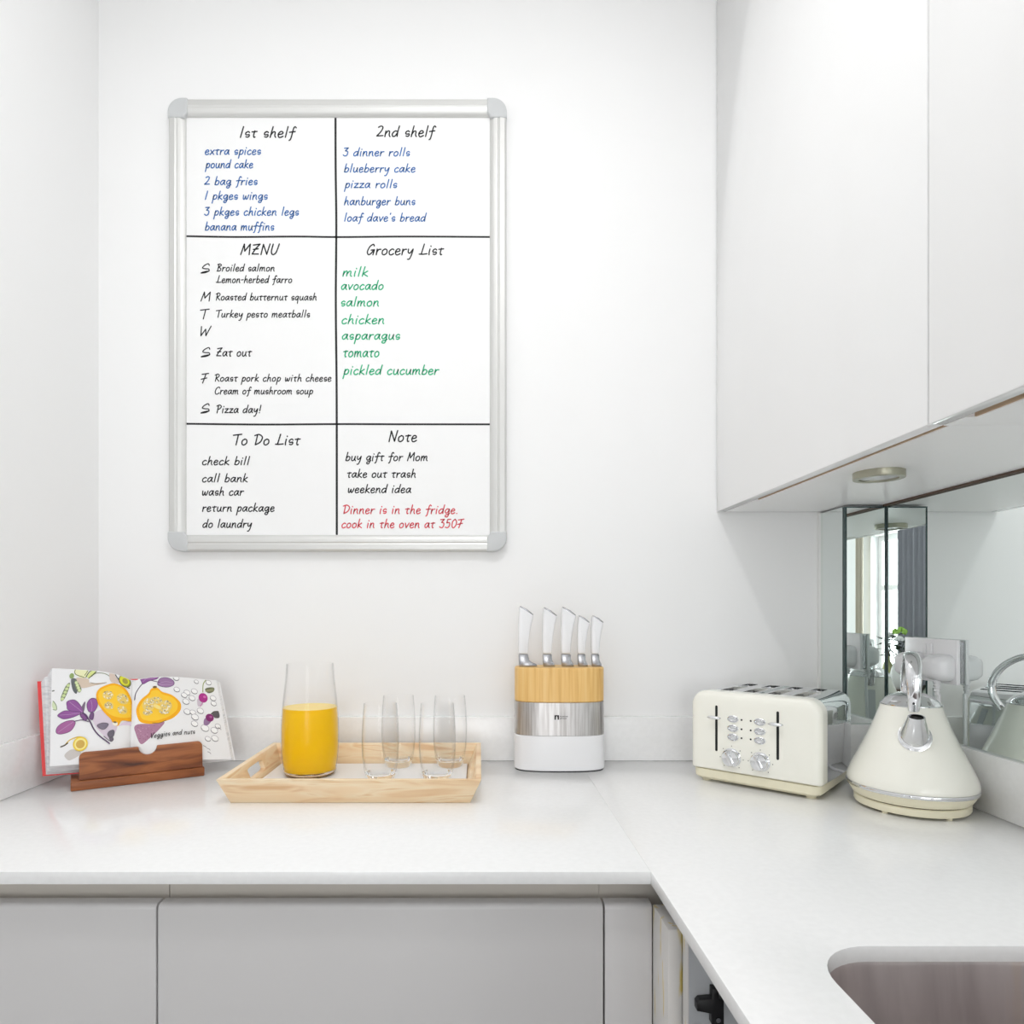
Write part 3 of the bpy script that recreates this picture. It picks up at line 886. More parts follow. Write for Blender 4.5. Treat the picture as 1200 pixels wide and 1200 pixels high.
def knife(px, w, hh, heel, label):
    t = thing('kitchen_knife', label, 'knife', (px, KY - 0.004, H0 + 0.2012), 0, 'white-handled knives in the block')
    zb = 0.0245
    flat = lambda a, b_, d: (a, d, b_)
    k = w / 0.0186
    # handle: gently curved, wider to the slanted top
    left = cr([(0.0, zb), (-0.0004, zb + hh * 0.35), (0.0, zb + hh * 0.7), (0.0016, zb + hh * 0.985)], 5)
    right = cr([(0.0186 * k, zb), (0.0200 * k, zb + hh * 0.25), (0.0240 * k, zb + hh * 0.55), (0.0296 * k, zb + hh * 0.80)], 5)
    bm = bmesh.new()
    prism(bm, left[::-1] + right, flat, -0.0075, 0.0075)
    obj('handle', bm, 'white_plastic', t, bevel=(0.0035, 3))
    # steel cap on the slanted end
    a, b_ = Vector(left[-1]), Vector(right[-1])
    dv = (b_ - a).normalized()
    nv = Vector((-dv.y, dv.x))
    bm = bmesh.new()
    mid = (a + b_) / 2
    cap = [a + dv * 0.0018 - nv * 0.0012, a + dv * 0.0010 + nv * 0.0012, mid + nv * 0.0028, b_ - dv * 0.0012 + nv * 0.0008, b_ - dv * 0.0015 - nv * 0.0012]
    prism(bm, [tuple(p) for p in cap], flat, -0.0062, 0.0062)
    obj('end_cap', bm, 'cap_steel', t, bevel=(0.0007, 2))
    # bolster running down to the slot
    if heel:
        poly = [(0.0002, zb - 0.0002), (0.0186 * k, zb - 0.0002), (0.0205 * k, 0.0125), (0.026, 0.0085), (0.0355, 0.0045), (0.0365, 0.0), (0.0015, 0.0)]
    else:
        poly = [(0.0002, zb - 0.0002), (0.0186 * k, zb - 0.0002), (0.0192 * k, 0.0130), (0.0235 * k, 0.0060), (0.0250 * k, 0.0), (0.0015, 0.0)]
    bm = bmesh.new()
    prism(bm, poly, flat, -0.0058, 0.0058)
    obj('bolster', bm, 'cap_steel', t, bevel=(0.0010, 2))
    return t
knife(KX - 0.0805, 0.0188, 0.096, True, 'white-handled knife with a wide steel heel, first from the left in the block')
knife(KX - 0.0330, 0.0180, 0.0935, False, 'large white-handled knife, second from the left in the block')
knife(KX + 0.0035, 0.0186, 0.0945, False, 'large white-handled knife in the middle of the block')
knife(KX + 0.0360, 0.0150, 0.0770, False, 'small white-handled knife, second from the right in the block')
knife(KX + 0.0632, 0.0150, 0.0770, False, 'small white-handled knife at the right end of the block')

# ------------------------------------------------------------------ toaster
TA = R(-42)
tX, tY = Vector((math.cos(TA), math.sin(TA))), Vector((-math.sin(TA), math.cos(TA)))
fm = Vector((0.4725, -0.2390))
tdep = 0.195
tc = fm + tY * (tdep / 2)
to = thing('toaster', 'cream four-slot toaster with chrome sides and two dials on the worktop', 'toaster', (tc.x, tc.y, H0), TA)
hw_, z0t, z1t = 0.1115, 0.0232, 0.1655
yf = -tdep / 2
# base and feet
bm = bmesh.new()
def trr(i, z):
    return [(a, b_, z) for a, b_ in rrect(-hw_ + 0.002 + i, hw_ - 0.002 - i, yf + 0.003 + i, -yf - 0.003 - i, 0.016, 8)]
loft(bm, [trr(0.006, 0.0045), trr(0.001, 0.009), trr(0.0, 0.0225), trr(0.001, 0.0232)])
obj('base', bm, 'cream_base', to, 40)
for sx in (-1, 1):
    for sy in (-1, 1):
        bm = bmesh.new()
        lathe(bm, [(0.0075, 0.0), (0.008, 0.0010), (0.008, 0.0046)], 20, (sx * (hw_ - 0.022), sy * (-yf - 0.022)))
        obj('foot', bm, 'cream_base', to, 40)
# front and back enamel panels
def panel(ya, yb, name, ex=0.0):
    bm = bmesh.new()
    def ring(i, y):
        i = i + ex
        return [(a, y, b_) for a, b_ in rrect(-hw_ + i, hw_ - i, z0t + 0.0006 + i * 0.3, z1t - i, (0.004, 0.004, 0.026 - i, 0.026 - i), 10)]
    s_ = 1 if yb > ya else -1
    loft(bm, [ring(0.014, ya), ring(0.0085, ya + s_ * 0.0006), ring(0.0035, ya + s_ * 0.0030), ring(0.0008, ya + s_ * 0.0070), ring(0, ya + s_ * 0.0120), ring(0, yb), ring(0.002, yb)])
    return obj(name, bm, 'cream', to, 60)
front = panel(yf, yf + 0.034, 'front_panel')
panel(-yf, -yf - 0.030, 'rear_panel', 0.007)
# chrome wrap between the panels: sides, shoulders and slotted top
ya, yb = yf + 0.0342, -yf - 0.006
prof = rrect(-hw_ + 0.001, hw_ - 0.001, z0t + 0.0006, z1t - 0.0010, (0.002, 0.002, 0.026, 0.026), 10)
tw = hw_ - 0.027
bm = bmesh.new()
def bulge(y):
    k = (y - ya) / (yb - ya)
    return 0.006 * math.sin(math.pi * k) ** 0.8 if 0 < k < 1 else 0
N = 14
for sgn in (-1, 1):
    half = [p for p in prof if p[0] * sgn > tw - 1e-4]
    half.sort(key=lambda p: p[1])
    half = [(sgn * 0.06, z0t + 0.0006)] + half + [(sgn * tw, z1t - 0.0010)]
    grid = []
    for i in range(N + 1):
        y = ya + (yb - ya) * i / N
        row = []
        for a, b_ in half:
            kz = min(1, max(0, (z1t - b_) / 0.05)) * min(1, max(0, (b_ - z0t) / 0.03 + 0.3))
            row.append(bm.verts.new((a + (sgn * bulge(y) * kz if abs(a) > tw else 0), y, b_)))
        grid.append(row)
    for i in range(N):
        for j in range(len(half) - 1):
            bm.faces.new((grid[i][j], grid[i][j + 1], grid[i + 1][j + 1], grid[i + 1][j]))
cw = 2 * tw / 4
for k in range(4):
    xa = -tw + k * cw
    hole = rrect(xa + cw * 0.26, xa + cw * 0.76, ya + 0.007, yb - 0.007, 0.004, 5)
    holed(bm, lambda a, b_, d: (a, b_, d), (xa, xa + cw, ya, yb), hole, z1t - 0.0010, z1t - 0.012)
bmesh.ops.remove_doubles(bm, verts=bm.verts, dist=0.00005)
obj('chrome_shell', bm, 'chrome', to, 35)
bx('slot_well', -tw + 0.004, tw - 0.004, ya + 0.003, yb - 0.003, z1t - 0.060, z1t - 0.050, 'dark', to)
for k in range(4):
    xm = -tw + (k + 0.51) * cw
    bm = bmesh.new()
    for q in (-1, 1):
        for j in range(6):
            y = ya + 0.014 + (yb - ya - 0.028) * j / 5
            tube(bm, [(xm + q * 0.0062, y, z1t - 0.049), (xm + q * 0.0062, y, z1t - 0.010)], 0.0009, 6)
        tube(bm, [(xm + q * 0.0062, ya + 0.012, z1t - 0.012), (xm + q * 0.0062, yb - 0.012, z1t - 0.012)], 0.0009, 6)
    obj('bread_rack', bm, 'cap_steel', to, 40)
# controls on the front panel: u measured from the left edge of the face
U = lambda t_: -hw_ + t_ * 0.221
fz = lambda Z: Z - H0
for t_ in (0.2206, 0.700):
    bm = bmesh.new()
    prism(bm, rrect(U(t_) - 0.0022, U(t_) + 0.0022, fz(0.9590), fz(1.0412), 0.0022, 5), lambda a, b_, d: (a, d, b_), yf - 0.0002, yf + 0.002)
    obj('lever_slot', bm, 'dark', to)
    bm = bmesh.new()
    pts = [(U(t_), yf - 0.001, fz(1.0205)), (U(t_), yf - 0.010, fz(1.0208))]
    tube(bm, pts, 0.003, 10)
    rings = []
    for k in range(9):
        a = -1 + k / 4
        r = math.sqrt(max(0.02, 1 - a * a))
        rings.append([(U(t_) + 0.0128 * a, yf - 0.0115 + 0.0055 * r * math.cos(2 * math.pi * i / 16), fz(1.0206) + 0.0036 * r * math.sin(2 * math.pi * i / 16)) for i in range(16)])
    loft(bm, rings)
    obj('lever', bm, 'chrome', to, 50)
for row, Z in enumerate((1.0200, 1.0036, 0.9880)):
    for t_, td in ((0.357, 0.4240), (0.567, 0.4960)):
        bm = bmesh.new()
        def oring(rx, rz, y):
            return [(U(t_) + rx * math.cos(2 * math.pi * i / 28), y, fz(Z) + rz * math.sin(2 * math.pi * i / 28)) for i in range(28)]
        loft(bm, [oring(0.0098, 0.0064, yf + 0.001), oring(0.0098, 0.0064, yf - 0.0012), oring(0.0086, 0.0052, yf - 0.0020), oring(0.0080, 0.0046, yf - 0.0008), oring(0.0062, 0.0030, yf - 0.0026), oring(0.002, 0.001, yf - 0.0030)])
        obj('button', bm, 'chrome', to, 30)
        bm = bmesh.new()
        prism(bm, [(U(td) + 0.0016 * math.cos(i * math.pi / 8), fz(Z) + 0.0016 * math.sin(i * math.pi / 8)) for i in range(16)], lambda a, b_, d: (a, d, b_), yf - 0.0004, yf + 0.001)
        obj('indicator', bm, 'dark', to)
for t_ in (0.345, 0.570):
    bm = bmesh.new()
    def kr(r, y):
        return [(U(t_) + r * math.cos(2 * math.pi * i / 40), y, fz(0.9512) + r * math.sin(2 * math.pi * i / 40)) for i in range(40)]
    loft(bm, [kr(0.0168, yf + 0.001), kr(0.0168, yf - 0.001), kr(0.0150, yf - 0.0016), kr(0.0150, yf - 0.0080), kr(0.0138, yf - 0.0098), kr(0.004, yf - 0.0104)])
    kn = obj('dial', bm, 'chrome', to, 30)
    bm = bmesh.new()
    an = R(112)
    ax, bz = math.cos(an), math.sin(an)
    prism(bm, rrect(-0.0125, 0.0125, -0.0034, 0.0034, 0.0034, 6), lambda a, b_, d: (U(t_) + a * ax - b_ * bz, d, fz(0.9512) + a * bz + b_ * ax), yf - 0.0100, yf - 0.0150)
    obj('dial_grip', bm, 'chrome', kn, bevel=(0.0012, 2))
    bm = bmesh.new()
    for k in range(7):
        a = R(-50 + k * 46.7)
        c = (U(t_) + 0.0205 * math.cos(a), fz(0.9512) + 0.0205 * math.sin(a))
        prism(bm, [(c[0] + 0.0008 * math.cos(i * math.pi / 3), c[1] + 0.0008 * math.sin(i * math.pi / 3)) for i in range(6)], lambda p, q, d: (p, d, q), yf - 0.0003, yf + 0.0008)
    obj('dial_scale', bm, 'dark', to)

# ------------------------------------------------------------------ kettle
ke = thing('kettle', 'cream cone-shaped electric kettle with chrome handle and spout on its base', 'kettle', (0.687, -0.334, H0), R(-27.5))
bm = bmesh.new()
lathe(bm, [(0.074, 0.0035), (0.0782, 0.0045), (0.0795, 0.007), (0.0795, 0.0145), (0.078, 0.0162), (0.05, 0.0164)], 72)
obj('power_base', bm, 'cream_base', ke, 40)
for k in range(5):
    a = R(20 + 72 * k)
    bm = bmesh.new()
    lathe(bm, [(0.0042, 0.0), (0.0045, 0.0036)], 14, (0.070 * math.cos(a), 0.070 * math.sin(a)))
    obj('foot', bm, 'cream_base', ke, 40)
bm = bmesh.new()
lathe(bm, [(0.076, 0.0164), (0.0765, 0.0182)], 64)
obj('base_joint', bm, 'brown', ke, 40)
bm = bmesh.new()
lathe(bm, [(0.0800, 0.0182), (0.0812, 0.0190), (0.0850, 0.0255), (0.0888, 0.0325)], 72)
obj('lower_body', bm, 'cream_base', ke, 40)
bm = bmesh.new()
lathe(bm, [(0.0890, 0.0325), (0.0905, 0.0332), (0.0912, 0.0352), (0.0912, 0.0368), (0.0905, 0.0386), (0.0888, 0.0392)], 72)
obj('chrome_band', bm, 'chrome', ke, 40)
body = cr([(0.0898, 0.0392), (0.0900, 0.0440), (0.0876, 0.0535), (0.0812, 0.0680), (0.0722, 0.0870), (0.0630, 0.1070), (0.0545, 0.1270), (0.0470, 0.1470), (0.0418, 0.1620)], 4)
bm = bmesh.new()
lathe(bm, body, 72)
kbody = obj('body', bm, 'cream', ke, 40)
bm = bmesh.new()
lathe(bm, [(0.0418, 0.1620), (0.0430, 0.1628), (0.0430, 0.1642), (0.0410, 0.1655), (0.0375, 0.1700), (0.0305, 0.1765), (0.0200, 0.1805), (0.0090, 0.1822), (0.002, 0.1824)], 64)
obj('lid', bm, 'chrome', ke, 40)
# spout: cone with a near-horizontal mouth
bm = bmesh.new()
rings = []
for k in range(7):
    t_ = k / 6
    c = Vector((0, -0.0535, 0.121)).lerp(Vector((0, -0.0770, 0.1535)), t_)
    nb = Vector((0, -0.90, 0.43)).lerp(Vector((0, -0.26, 0.965)), t_ ** 1.3).normalized()
    e2 = nb.cross(Vector((1, 0, 0))).normalized()
    r = 0.0208 + (0.0112 - 0.0208) * t_
    rings.append([c + Vector((1, 0, 0)) * (r * math.cos(2 * math.pi * i / 40)) + e2 * (r * math.sin(2 * math.pi * i / 40)) for i in range(40)])
c1, n1 = Vector((0, -0.0770, 0.1535)), Vector((0, -0.26, 0.965)).normalized()
e2 = n1.cross(Vector((1, 0, 0))).normalized()
rings.append([c1 + Vector((1, 0, 0)) * (0.0098 * math.cos(2 * math.pi * i / 40)) + e2 * (0.0098 * math.sin(2 * math.pi * i / 40)) for i in range(40)])
loft(bm, rings, cap1=False)
sp = obj('spout', bm, 'chrome', ke, 40)
bm = bmesh.new()
loft(bm, [[p - n1 * 0.0022 for p in rings[-1]], [p - n1 * 0.004 for p in rings[-1]]])
obj('spout_mouth', bm, 'dark', sp)
bm = bmesh.new()
rg = []
for rr, dd in ((0.0222, -0.003), (0.0224, 0.0010), (0.0208, 0.0016)):
    nb = Vector((0, -0.925, 0.38)).normalized()
    e2b = nb.cross(Vector((1, 0, 0))).normalized()
    c = Vector((0, -0.0555, 0.1195)) + nb * (dd + 0.002)
    rg.append([c + Vector((1, 0, 0)) * (rr * math.cos(2 * math.pi * i / 40)) + e2b * (rr * math.sin(2 * math.pi * i / 40)) for i in range(40)])
loft(bm, rg)
obj('spout_collar', bm, 'chrome', sp, 40)
# handle: flattened chrome loop over the lid
hp = cr([(-0.0415, 0.1580), (-0.0465, 0.1820), (-0.0460, 0.2090), (-0.0380, 0.2295), (-0.0200, 0.2405), (0.0050, 0.2410), (0.0320, 0.2330), (0.0550, 0.2150), (0.0670, 0.1910), (0.0650, 0.1680), (0.0520, 0.1470)], 5)
bm = bmesh.new()
n = len(hp)
fl = []
for i in range(n):
    k = i / (n - 1)
    fl.append((0.0078 + 0.0034 * math.sin(math.pi * min(1, k * 1.6)) if k < 0.625 else 0.0082, 0.0054))
tube(bm, [(0, a, b_) for a, b_ in hp], 0, 20, fl)
obj('handle', bm, 'chrome', ke, 60)
# water gauge on the back
bm = bmesh.new()
rings = []
for k in range(9):
    z = 0.050 + 0.085 * k / 8
    r = 0
    for (ra, za), (rb, zb_) in zip(body, body[1:]):
        if za <= z <= zb_:
            r = ra + (rb - ra) * (z - za) / (zb_ - za)
    rings.append([(-0.009, math.sqrt(r * r - 0.009 ** 2) - 0.002, z), (0.009, math.sqrt(r * r - 0.009 ** 2) - 0.002, z), (0.009, r + 0.0016, z), (-0.009, r + 0.0016, z)])
loft(bm, rings)
obj('water_gauge', bm, 'lens', ke, 40)

# ------------------------------------------------------------------ sockets, plugs, cords
so = thing('power_socket', 'white double power socket on the mirrored right wall behind the kettle', 'socket', (XR, -0.240, 1.1265))
bm = bmesh.new()
box(bm, -0.0040, 0.0, -0.064, 0.064, -0.0345, 0.0345)
obj('back_box', bm, 'cap_steel', so)
bx('plate', -0.0105, -0.0042, -0.067, 0.067, -0.037, 0.037, 'white_plastic', so, bevel=(0.0015, 2))
for y in (-0.006, 0.010):
    bx('rocker_switch', -0.0130, -0.0104, y - 0.0035, y + 0.0035, 0.010, 0.028, 'white_plastic', so, bevel=(0.0008, 2))
def plug(y, label, cord, mirror_side):
    p = thing('power_plug', label, 'plug', (XR - 0.0107, y, 1.117), 0, 'white plugs in the double socket')
    bm = bmesh.new()
    def pr(i, x):
        return [(x, a, b_) for a, b_ in rrect(-0.0235 + i, 0.0235 - i, -0.0230 + i, 0.0215 - i, max(0.004, 0.013 - i * 0.7), 8)]
    loft(bm, [pr(0.001, 0.0), pr(0.0, -0.002), pr(0.001, -0.014), pr(0.003, -0.022), pr(0.007, -0.029), pr(0.012, -0.031)])
    obj('body', bm, 'white_plastic', p, 60)
    bm = bmesh.new()
    for k in range(4):
        z = -0.0245 - k * 0.0048
        lathe(bm, [(0.0052 - k * 0.0003, z - 0.0016), (0.0058 - k * 0.0003, z), (0.0052 - k * 0.0003, z + 0.0016)], 16, (-0.014, 0))
    lathe(bm, [(0.0036, -0.046), (0.0042, -0.021)], 16, (-0.014, 0))
    obj('strain_relief', bm, 'white_plastic', p, 40)
    bm = bmesh.new()
    tube(bm, cr([(a - (XR - 0.0107), b_ - y, c - 1.117) for a, b_, c in cord], 8), 0.0030, 10)
    obj('cord', bm, 'white_plastic', p, 60)
plug(-0.281, 'white plug on the nearer side of the double socket', [(0.7683, -0.281, 1.073), (0.768, -0.281, 1.03), (0.766, -0.278, 0.97), (0.764, -0.262, 0.92), (0.745, -0.238, 0.9032), (0.716, -0.247, 0.9032)], 0)
plug(-0.206, 'white plug on the far side of the double socket, by the corner column', [(0.7683, -0.206, 1.073), (0.768, -0.205, 1.03), (0.766, -0.203, 0.97), (0.764, -0.199, 0.92), (0.735, -0.180, 0.9032), (0.700, -0.150, 0.9032), (0.665, -0.105, 0.9032)], 1)

# ------------------------------------------------------------------ cookbook on its stand
SA = R(31)
sX, sV = Vector((math.cos(SA), math.sin(SA))), Vector((-math.sin(SA), math.cos(SA)))
sC = Vector((-0.6106, -0.1945))
st = thing('book_stand', 'dark acacia book stand with a notched lip holding the cookbook', 'book stand', (sC.x, sC.y, H0), SA)
hl = 0.108
bm = bmesh.new()
box(bm, -hl, hl, 0.0, 0.090, 0.0, 0.0165)
obj('base', bm, 'acacia_base', st, bevel=(0.0022, 2))
bm = bmesh.new()
# lip outline (across, up) with round notch
ll = -0.0955
notch = [(0.0125 + 0.0150 * math.cos(R(180 + k * 15)), 0.0640 + 0.0150 * math.sin(R(180 + k * 15))) for k in range(13)]
out = [(ll, 0.0168), (hl - 0.003, 0.0168), (hl - 0.003, 0.0560)]
out += [(hl - 0.011 + 0.008 * math.cos(R(k * 18)), 0.0560 + 0.008 * math.sin(R(k * 18))) for k in range(1, 6)]
out += notch[::-1]
out += [(ll + 0.010 + 0.010 * math.cos(R(90 + k * 18)), 0.0540 + 0.010 * math.sin(R(90 + k * 18))) for k in range(6)]
prism(bm, out, lambda a, b_, d: (a, d + 0.0025 - max(0, b_ - 0.036) * -0.24, b_), 0.0, 0.0095)
obj('lip', bm, 'acacia', st, bevel=(0.0018, 2))
bm = bmesh.new()
hexa(bm, [(-0.08, 0.0700, 0.0167), (0.08, 0.0700, 0.0167), (0.08, 0.0800, 0.0167), (-0.08, 0.0800, 0.0167)],
     [(-0.075, 0.0860, 0.145), (0.075, 0.0860, 0.145), (0.075, 0.0960, 0.145), (-0.075, 0.0960, 0.145)])
obj('back_rest', bm, 'acacia', st, bevel=(0.002, 2))

def V(*p):
    return Vector(p)
bk = thing('cookbook', 'open red-covered cookbook with vegetable illustrations propped on the wooden stand', 'book', (sC.x + sV.x * 0.04, sC.y + sV.y * 0.04, H0 + 0.0170))
off = Vector(bk.location)
NRM = V(0.50, -0.83, 0.24).normalized()
# page corners: gutter bottom/top, outer edge bottom/top
Lp = dict(g0=V(-0.6340, -0.1870, 0.9235), g1=V(-0.6410, -0.1640, 1.0790), e0=V(-0.7390, -0.2500, 0.9440), e1=V(-0.7535, -0.2210, 1.1100), amp=0.0095, pk=0.62)
Rp = dict(g0=V(-0.6340, -0.1870, 0.9235), g1=V(-0.6410, -0.1640, 1.0790), e0=V(-0.4825, -0.1000, 0.9225), e1=V(-0.5203, -0.0800, 1.0735), amp=0.0090, pk=0.62)
def page(P, s_, t_, lift=0.0):
    a = P['g0'].lerp(P['g1'], t_)
    e = P['e0'].lerp(P['e1'], t_)
    p = a.lerp(e, s_)
    bl = P['amp'] * math.sin(math.pi * max(0.0, min(1.0, s_)) ** P['pk'])
    return p + NRM * (bl + lift) + V(0, 0, 0.9 * bl) - off
Lc = dict(g0=V(-0.6290, -0.1660, 0.9185), g1=V(-0.6430, -0.1405, 1.0830), e0=V(-0.7700, -0.2215, 0.9200), e1=V(-0.7855, -0.2120, 1.0860))
Rc = dict(g0=V(-0.6290, -0.1660, 0.9185), g1=V(-0.6430, -0.1405, 1.0830), e0=V(-0.4790, -0.0880, 0.9185), e1=V(-0.5180, -0.0655, 1.0690))
def plane(P, s_, t_, lift=0.0):
    return P['g0'].lerp(P['g1'], t_).lerp(P['e0'].lerp(P['e1'], t_), s_) + NRM * lift - off
def solid(name, front, back, m, ns=16, nt=8, s0=0.0, s1=1.0, parent=None):
    bm = bmesh.new()
    F = [[bm.verts.new(front(s0 + (s1 - s0) * i / ns, j / nt)) for j in range(nt + 1)] for i in range(ns + 1)]
    K = [[bm.verts.new(back(s0 + (s1 - s0) * i / ns, j / nt)) for j in range(nt + 1)] for i in range(ns + 1)]
    for i in range(ns):
        for j in range(nt):
            bm.faces.new((F[i][j], F[i + 1][j], F[i + 1][j + 1], F[i][j + 1]))
            bm.faces.new((K[i][j], K[i][j + 1], K[i + 1][j + 1], K[i + 1][j]))
    for i in range(ns):
        bm.faces.new((F[i][0], K[i][0], K[i + 1][0], F[i + 1][0]))
        bm.faces.new((F[i][nt], F[i + 1][nt], K[i + 1][nt], K[i][nt]))
    for j in range(nt):
        bm.faces.new((F[0][j], F[0][j + 1], K[0][j + 1], K[0][j]))
        bm.faces.new((F[ns][j], K[ns][j], K[ns][j + 1], F[ns][j + 1]))
    return obj(name, bm, m, parent or bk, 50)
solid('cover', lambda s_, t_: plane(Lc, s_, t_, 0.0), lambda s_, t_: plane(Lc, s_, t_, -0.0035), 'red_cover', 4, 4)
solid('cover', lambda s_, t_: plane(Rc, s_, t_, 0.0), lambda s_, t_: plane(Rc, s_, t_, -0.0035), 'paper', 4, 4)
def mixpl(P, Q, k, ds, lift=0.0):
    def f(s_, t_):
        tt = 0.012 + 0.976 * t_
        return plane(Q, s_ * ds, tt, 0.0008).lerp(page(P, s_, t_, lift), k)
    return f
# stacked pages: two blocks and a loose sheet below the open left page
solid('page_block', mixpl(Lp, Lc, 0.40, 0.965), lambda s_, t_: plane(Lc, s_ * 0.965, 0.012 + 0.976 * t_, 0.0006), 'paper_edge', 12, 4)
solid('page_block', mixpl(Lp, Lc, 0.96, 0.93), mixpl(Lp, Lc, 0.55, 0.94), 'paper_edge', 12, 4)
solid('page_block', mixpl(Rp, Rc, 0.93, 0.985), lambda s_, t_: plane(Rc, s_ * 0.985, 0.012 + 0.976 * t_, 0.0006), 'paper_edge', 12, 4)
lpg = solid('left_page', lambda s_, t_: page(Lp, s_, t_), lambda s_, t_: page(Lp, s_, t_, -0.0005), 'paper', 28, 12)
rpg = solid('right_page', lambda s_, t_: page(Rp, s_, t_), lambda s_, t_: page(Rp, s_, t_, -0.0005), 'paper', 28, 12)

INK = {}
def ink(rgb):
    if rgb not in INK:
        INK[rgb] = mat('printed_ink_%d' % len(INK), rgb, 0.55, spec=0.3)
    return INK[rgb]
class Art:
    """printed picture: shapes drawn on the page's own drawing grid and laid on the curved paper"""
    def __init__(self, P, corners, parent):
        self.P, self.c, self.parent = P, corners, parent
        self.by = {}
        self.used = []
    def st(self, x, y):
        # grid -> page (s, t): inverse bilinear by a few Newton steps
        (g0, e0, e1, g1) = [Vector(c) for c in self.c]
        s_, t_ = 0.5, 0.5
        for _ in range(8):
            p = (g0 * (1 - s_) + e0 * s_) * (1 - t_) + (g1 * (1 - s_) + e1 * s_) * t_
            ds = (e0 - g0) * (1 - t_) + (e1 - g1) * t_
            dt = (g1 - g0) * (1 - s_) + (e1 - e0) * s_
            r = Vector((x, y)) - p
            det = ds.x * dt.y - ds.y * dt.x
            s_ += (r.x * dt.y - r.y * dt.x) / det
            t_ += (ds.x * r.y - ds.y * r.x) / det
        return s_, t_
    def pt(self, x, y, lift):
        s_, t_ = self.st(x, y)
        return page(self.P, min(0.995, max(0.0, s_)), min(0.995, max(0.004, t_)), lift)
    def bm(self, rgb):
        return self.by.setdefault(rgb, bmesh.new())
    def lift(self, pts=None, pad=0):
        """each printed shape lies just above those it overlaps"""
        if pts is None:
            return 0.0021
        x0, x1 = min(p[0] for p in pts) - pad, max(p[0] for p in pts) + pad
        y0, y1 = min(p[1] for p in pts) - pad, max(p[1] for p in pts) + pad
        k = 0
        for (a0, a1, b0, b1, kk) in self.used:
            if a0 < x1 and a1 > x0 and b0 < y1 and b1 > y0:
                k = max(k, kk + 1)
        k = min(k, 32)
        self.used.append((x0, x1, y0, y1, k))
        return 0.00015 + 0.00006 * k
    def fill(self, rgb, pts, smooth=True, step=18):
        pts = cr(pts, 5, True) if smooth else pts
        l = self.lift(pts)
        tri = geometry.tessellate_polygon([[Vector((p[0], p[1], 0)) for p in pts]])
        b_ = self.bm(rgb)
        def rec(a, c, d, depth):
            A, C, D = Vector(a), Vector(c), Vector(d)
            e = [(C - A).length, (D - C).length, (A - D).length]
            m_ = max(e)
            if m_ > step and depth < 9:
                i = e.index(m_)
                T3 = (a, c, d)
                p, q, r = T3[i], T3[(i + 1) % 3], T3[(i + 2) % 3]
                mid = ((p[0] + q[0]) / 2, (p[1] + q[1]) / 2)
                rec(p, mid, r, depth + 1)
                rec(mid, q, r, depth + 1)
            else:
                b_.faces.new([b_.verts.new(self.pt(*v, l)) for v in (a, c, d)])
        for t3 in tri:
            rec(*[tuple(pts[i][:2]) for i in t3], 0)
    def line(self, rgb, pts, w, closed=False):
        if len(pts) > 2:
            pts = cr(pts, 6, closed)
            if closed:
                pts = pts + [pts[0]]
        l = self.lift(pts, w / 2)
        ribbon(self.bm(rgb), pts, w, lambda a, b_: self.pt(a, b_, l))
    def ell(self, cx, cy, rx, ry, an=0, n=14):
        c, s_ = math.cos(R(an)), math.sin(R(an))
        return [(cx + rx * math.cos(2 * math.pi * i / n) * c - ry * math.sin(2 * math.pi * i / n) * s_,
                 cy + rx * math.cos(2 * math.pi * i / n) * s_ + ry * math.sin(2 * math.pi * i / n) * c) for i in range(n)]
    def done(self):
        b_ = bmesh.new()
        mats = []
        for rgb, q in self.by.items():
            me = bpy.data.meshes.new('tmp')
            q.to_mesh(me)
            q.free()
            k = len(b_.faces)
            b_.from_mesh(me)
            b_.faces.ensure_lookup_table()
            for f in b_.faces[k:]:
                f.material_index = len(mats)
            mats.append(ink(rgb))
            bpy.data.meshes.remove(me)
        obj('illustration', b_, mats, self.parent, recalc=False)

PUR, PURD, PURL = (150, 92, 158), (92, 66, 104), (196, 162, 200)
YEL, ORA, PALE = (255, 206, 60), (250, 178, 30), (250, 226, 140)
GRN, LIME, OLV = (136, 168, 92), (206, 216, 92), (102, 112, 66)
GREY, LIL, INKD = (176, 172, 178), (208, 192, 208), (70, 66, 72)
rnd = random.Random(3)
def pumpkin_pulp(A, cx, cy, lobes):
    for (dx, dy, rx, ry) in lobes:
        A.fill((238, 208, 120), A.ell(cx + dx, cy + dy, rx, ry))
        for _ in range(16):
            a, r = rnd.uniform(0, 6.28), math.sqrt(rnd.random()) * 0.85
            x, y = cx + dx + rx * r * math.cos(a), cy + dy + ry * r * math.sin(a)
            A.fill(rnd.choice([(236, 226, 200), (206, 184, 140), (250, 240, 214)]), A.ell(x, y, 9, 5, rnd.uniform(0, 180), 8), step=30)
            if rnd.random() < 0.4:
                A.line((120, 96, 50), [(x - 7, y - 3), (x + 2, y - 6), (x + 8, y)], 2.6)
def leaf(A, pts, fillc, edge, veins):
    A.fill(fillc, pts)
    A.line(edge, pts, 4, True)
    for v in veins:
        A.line(PURL if fillc != GRN else LIME, v, 3)

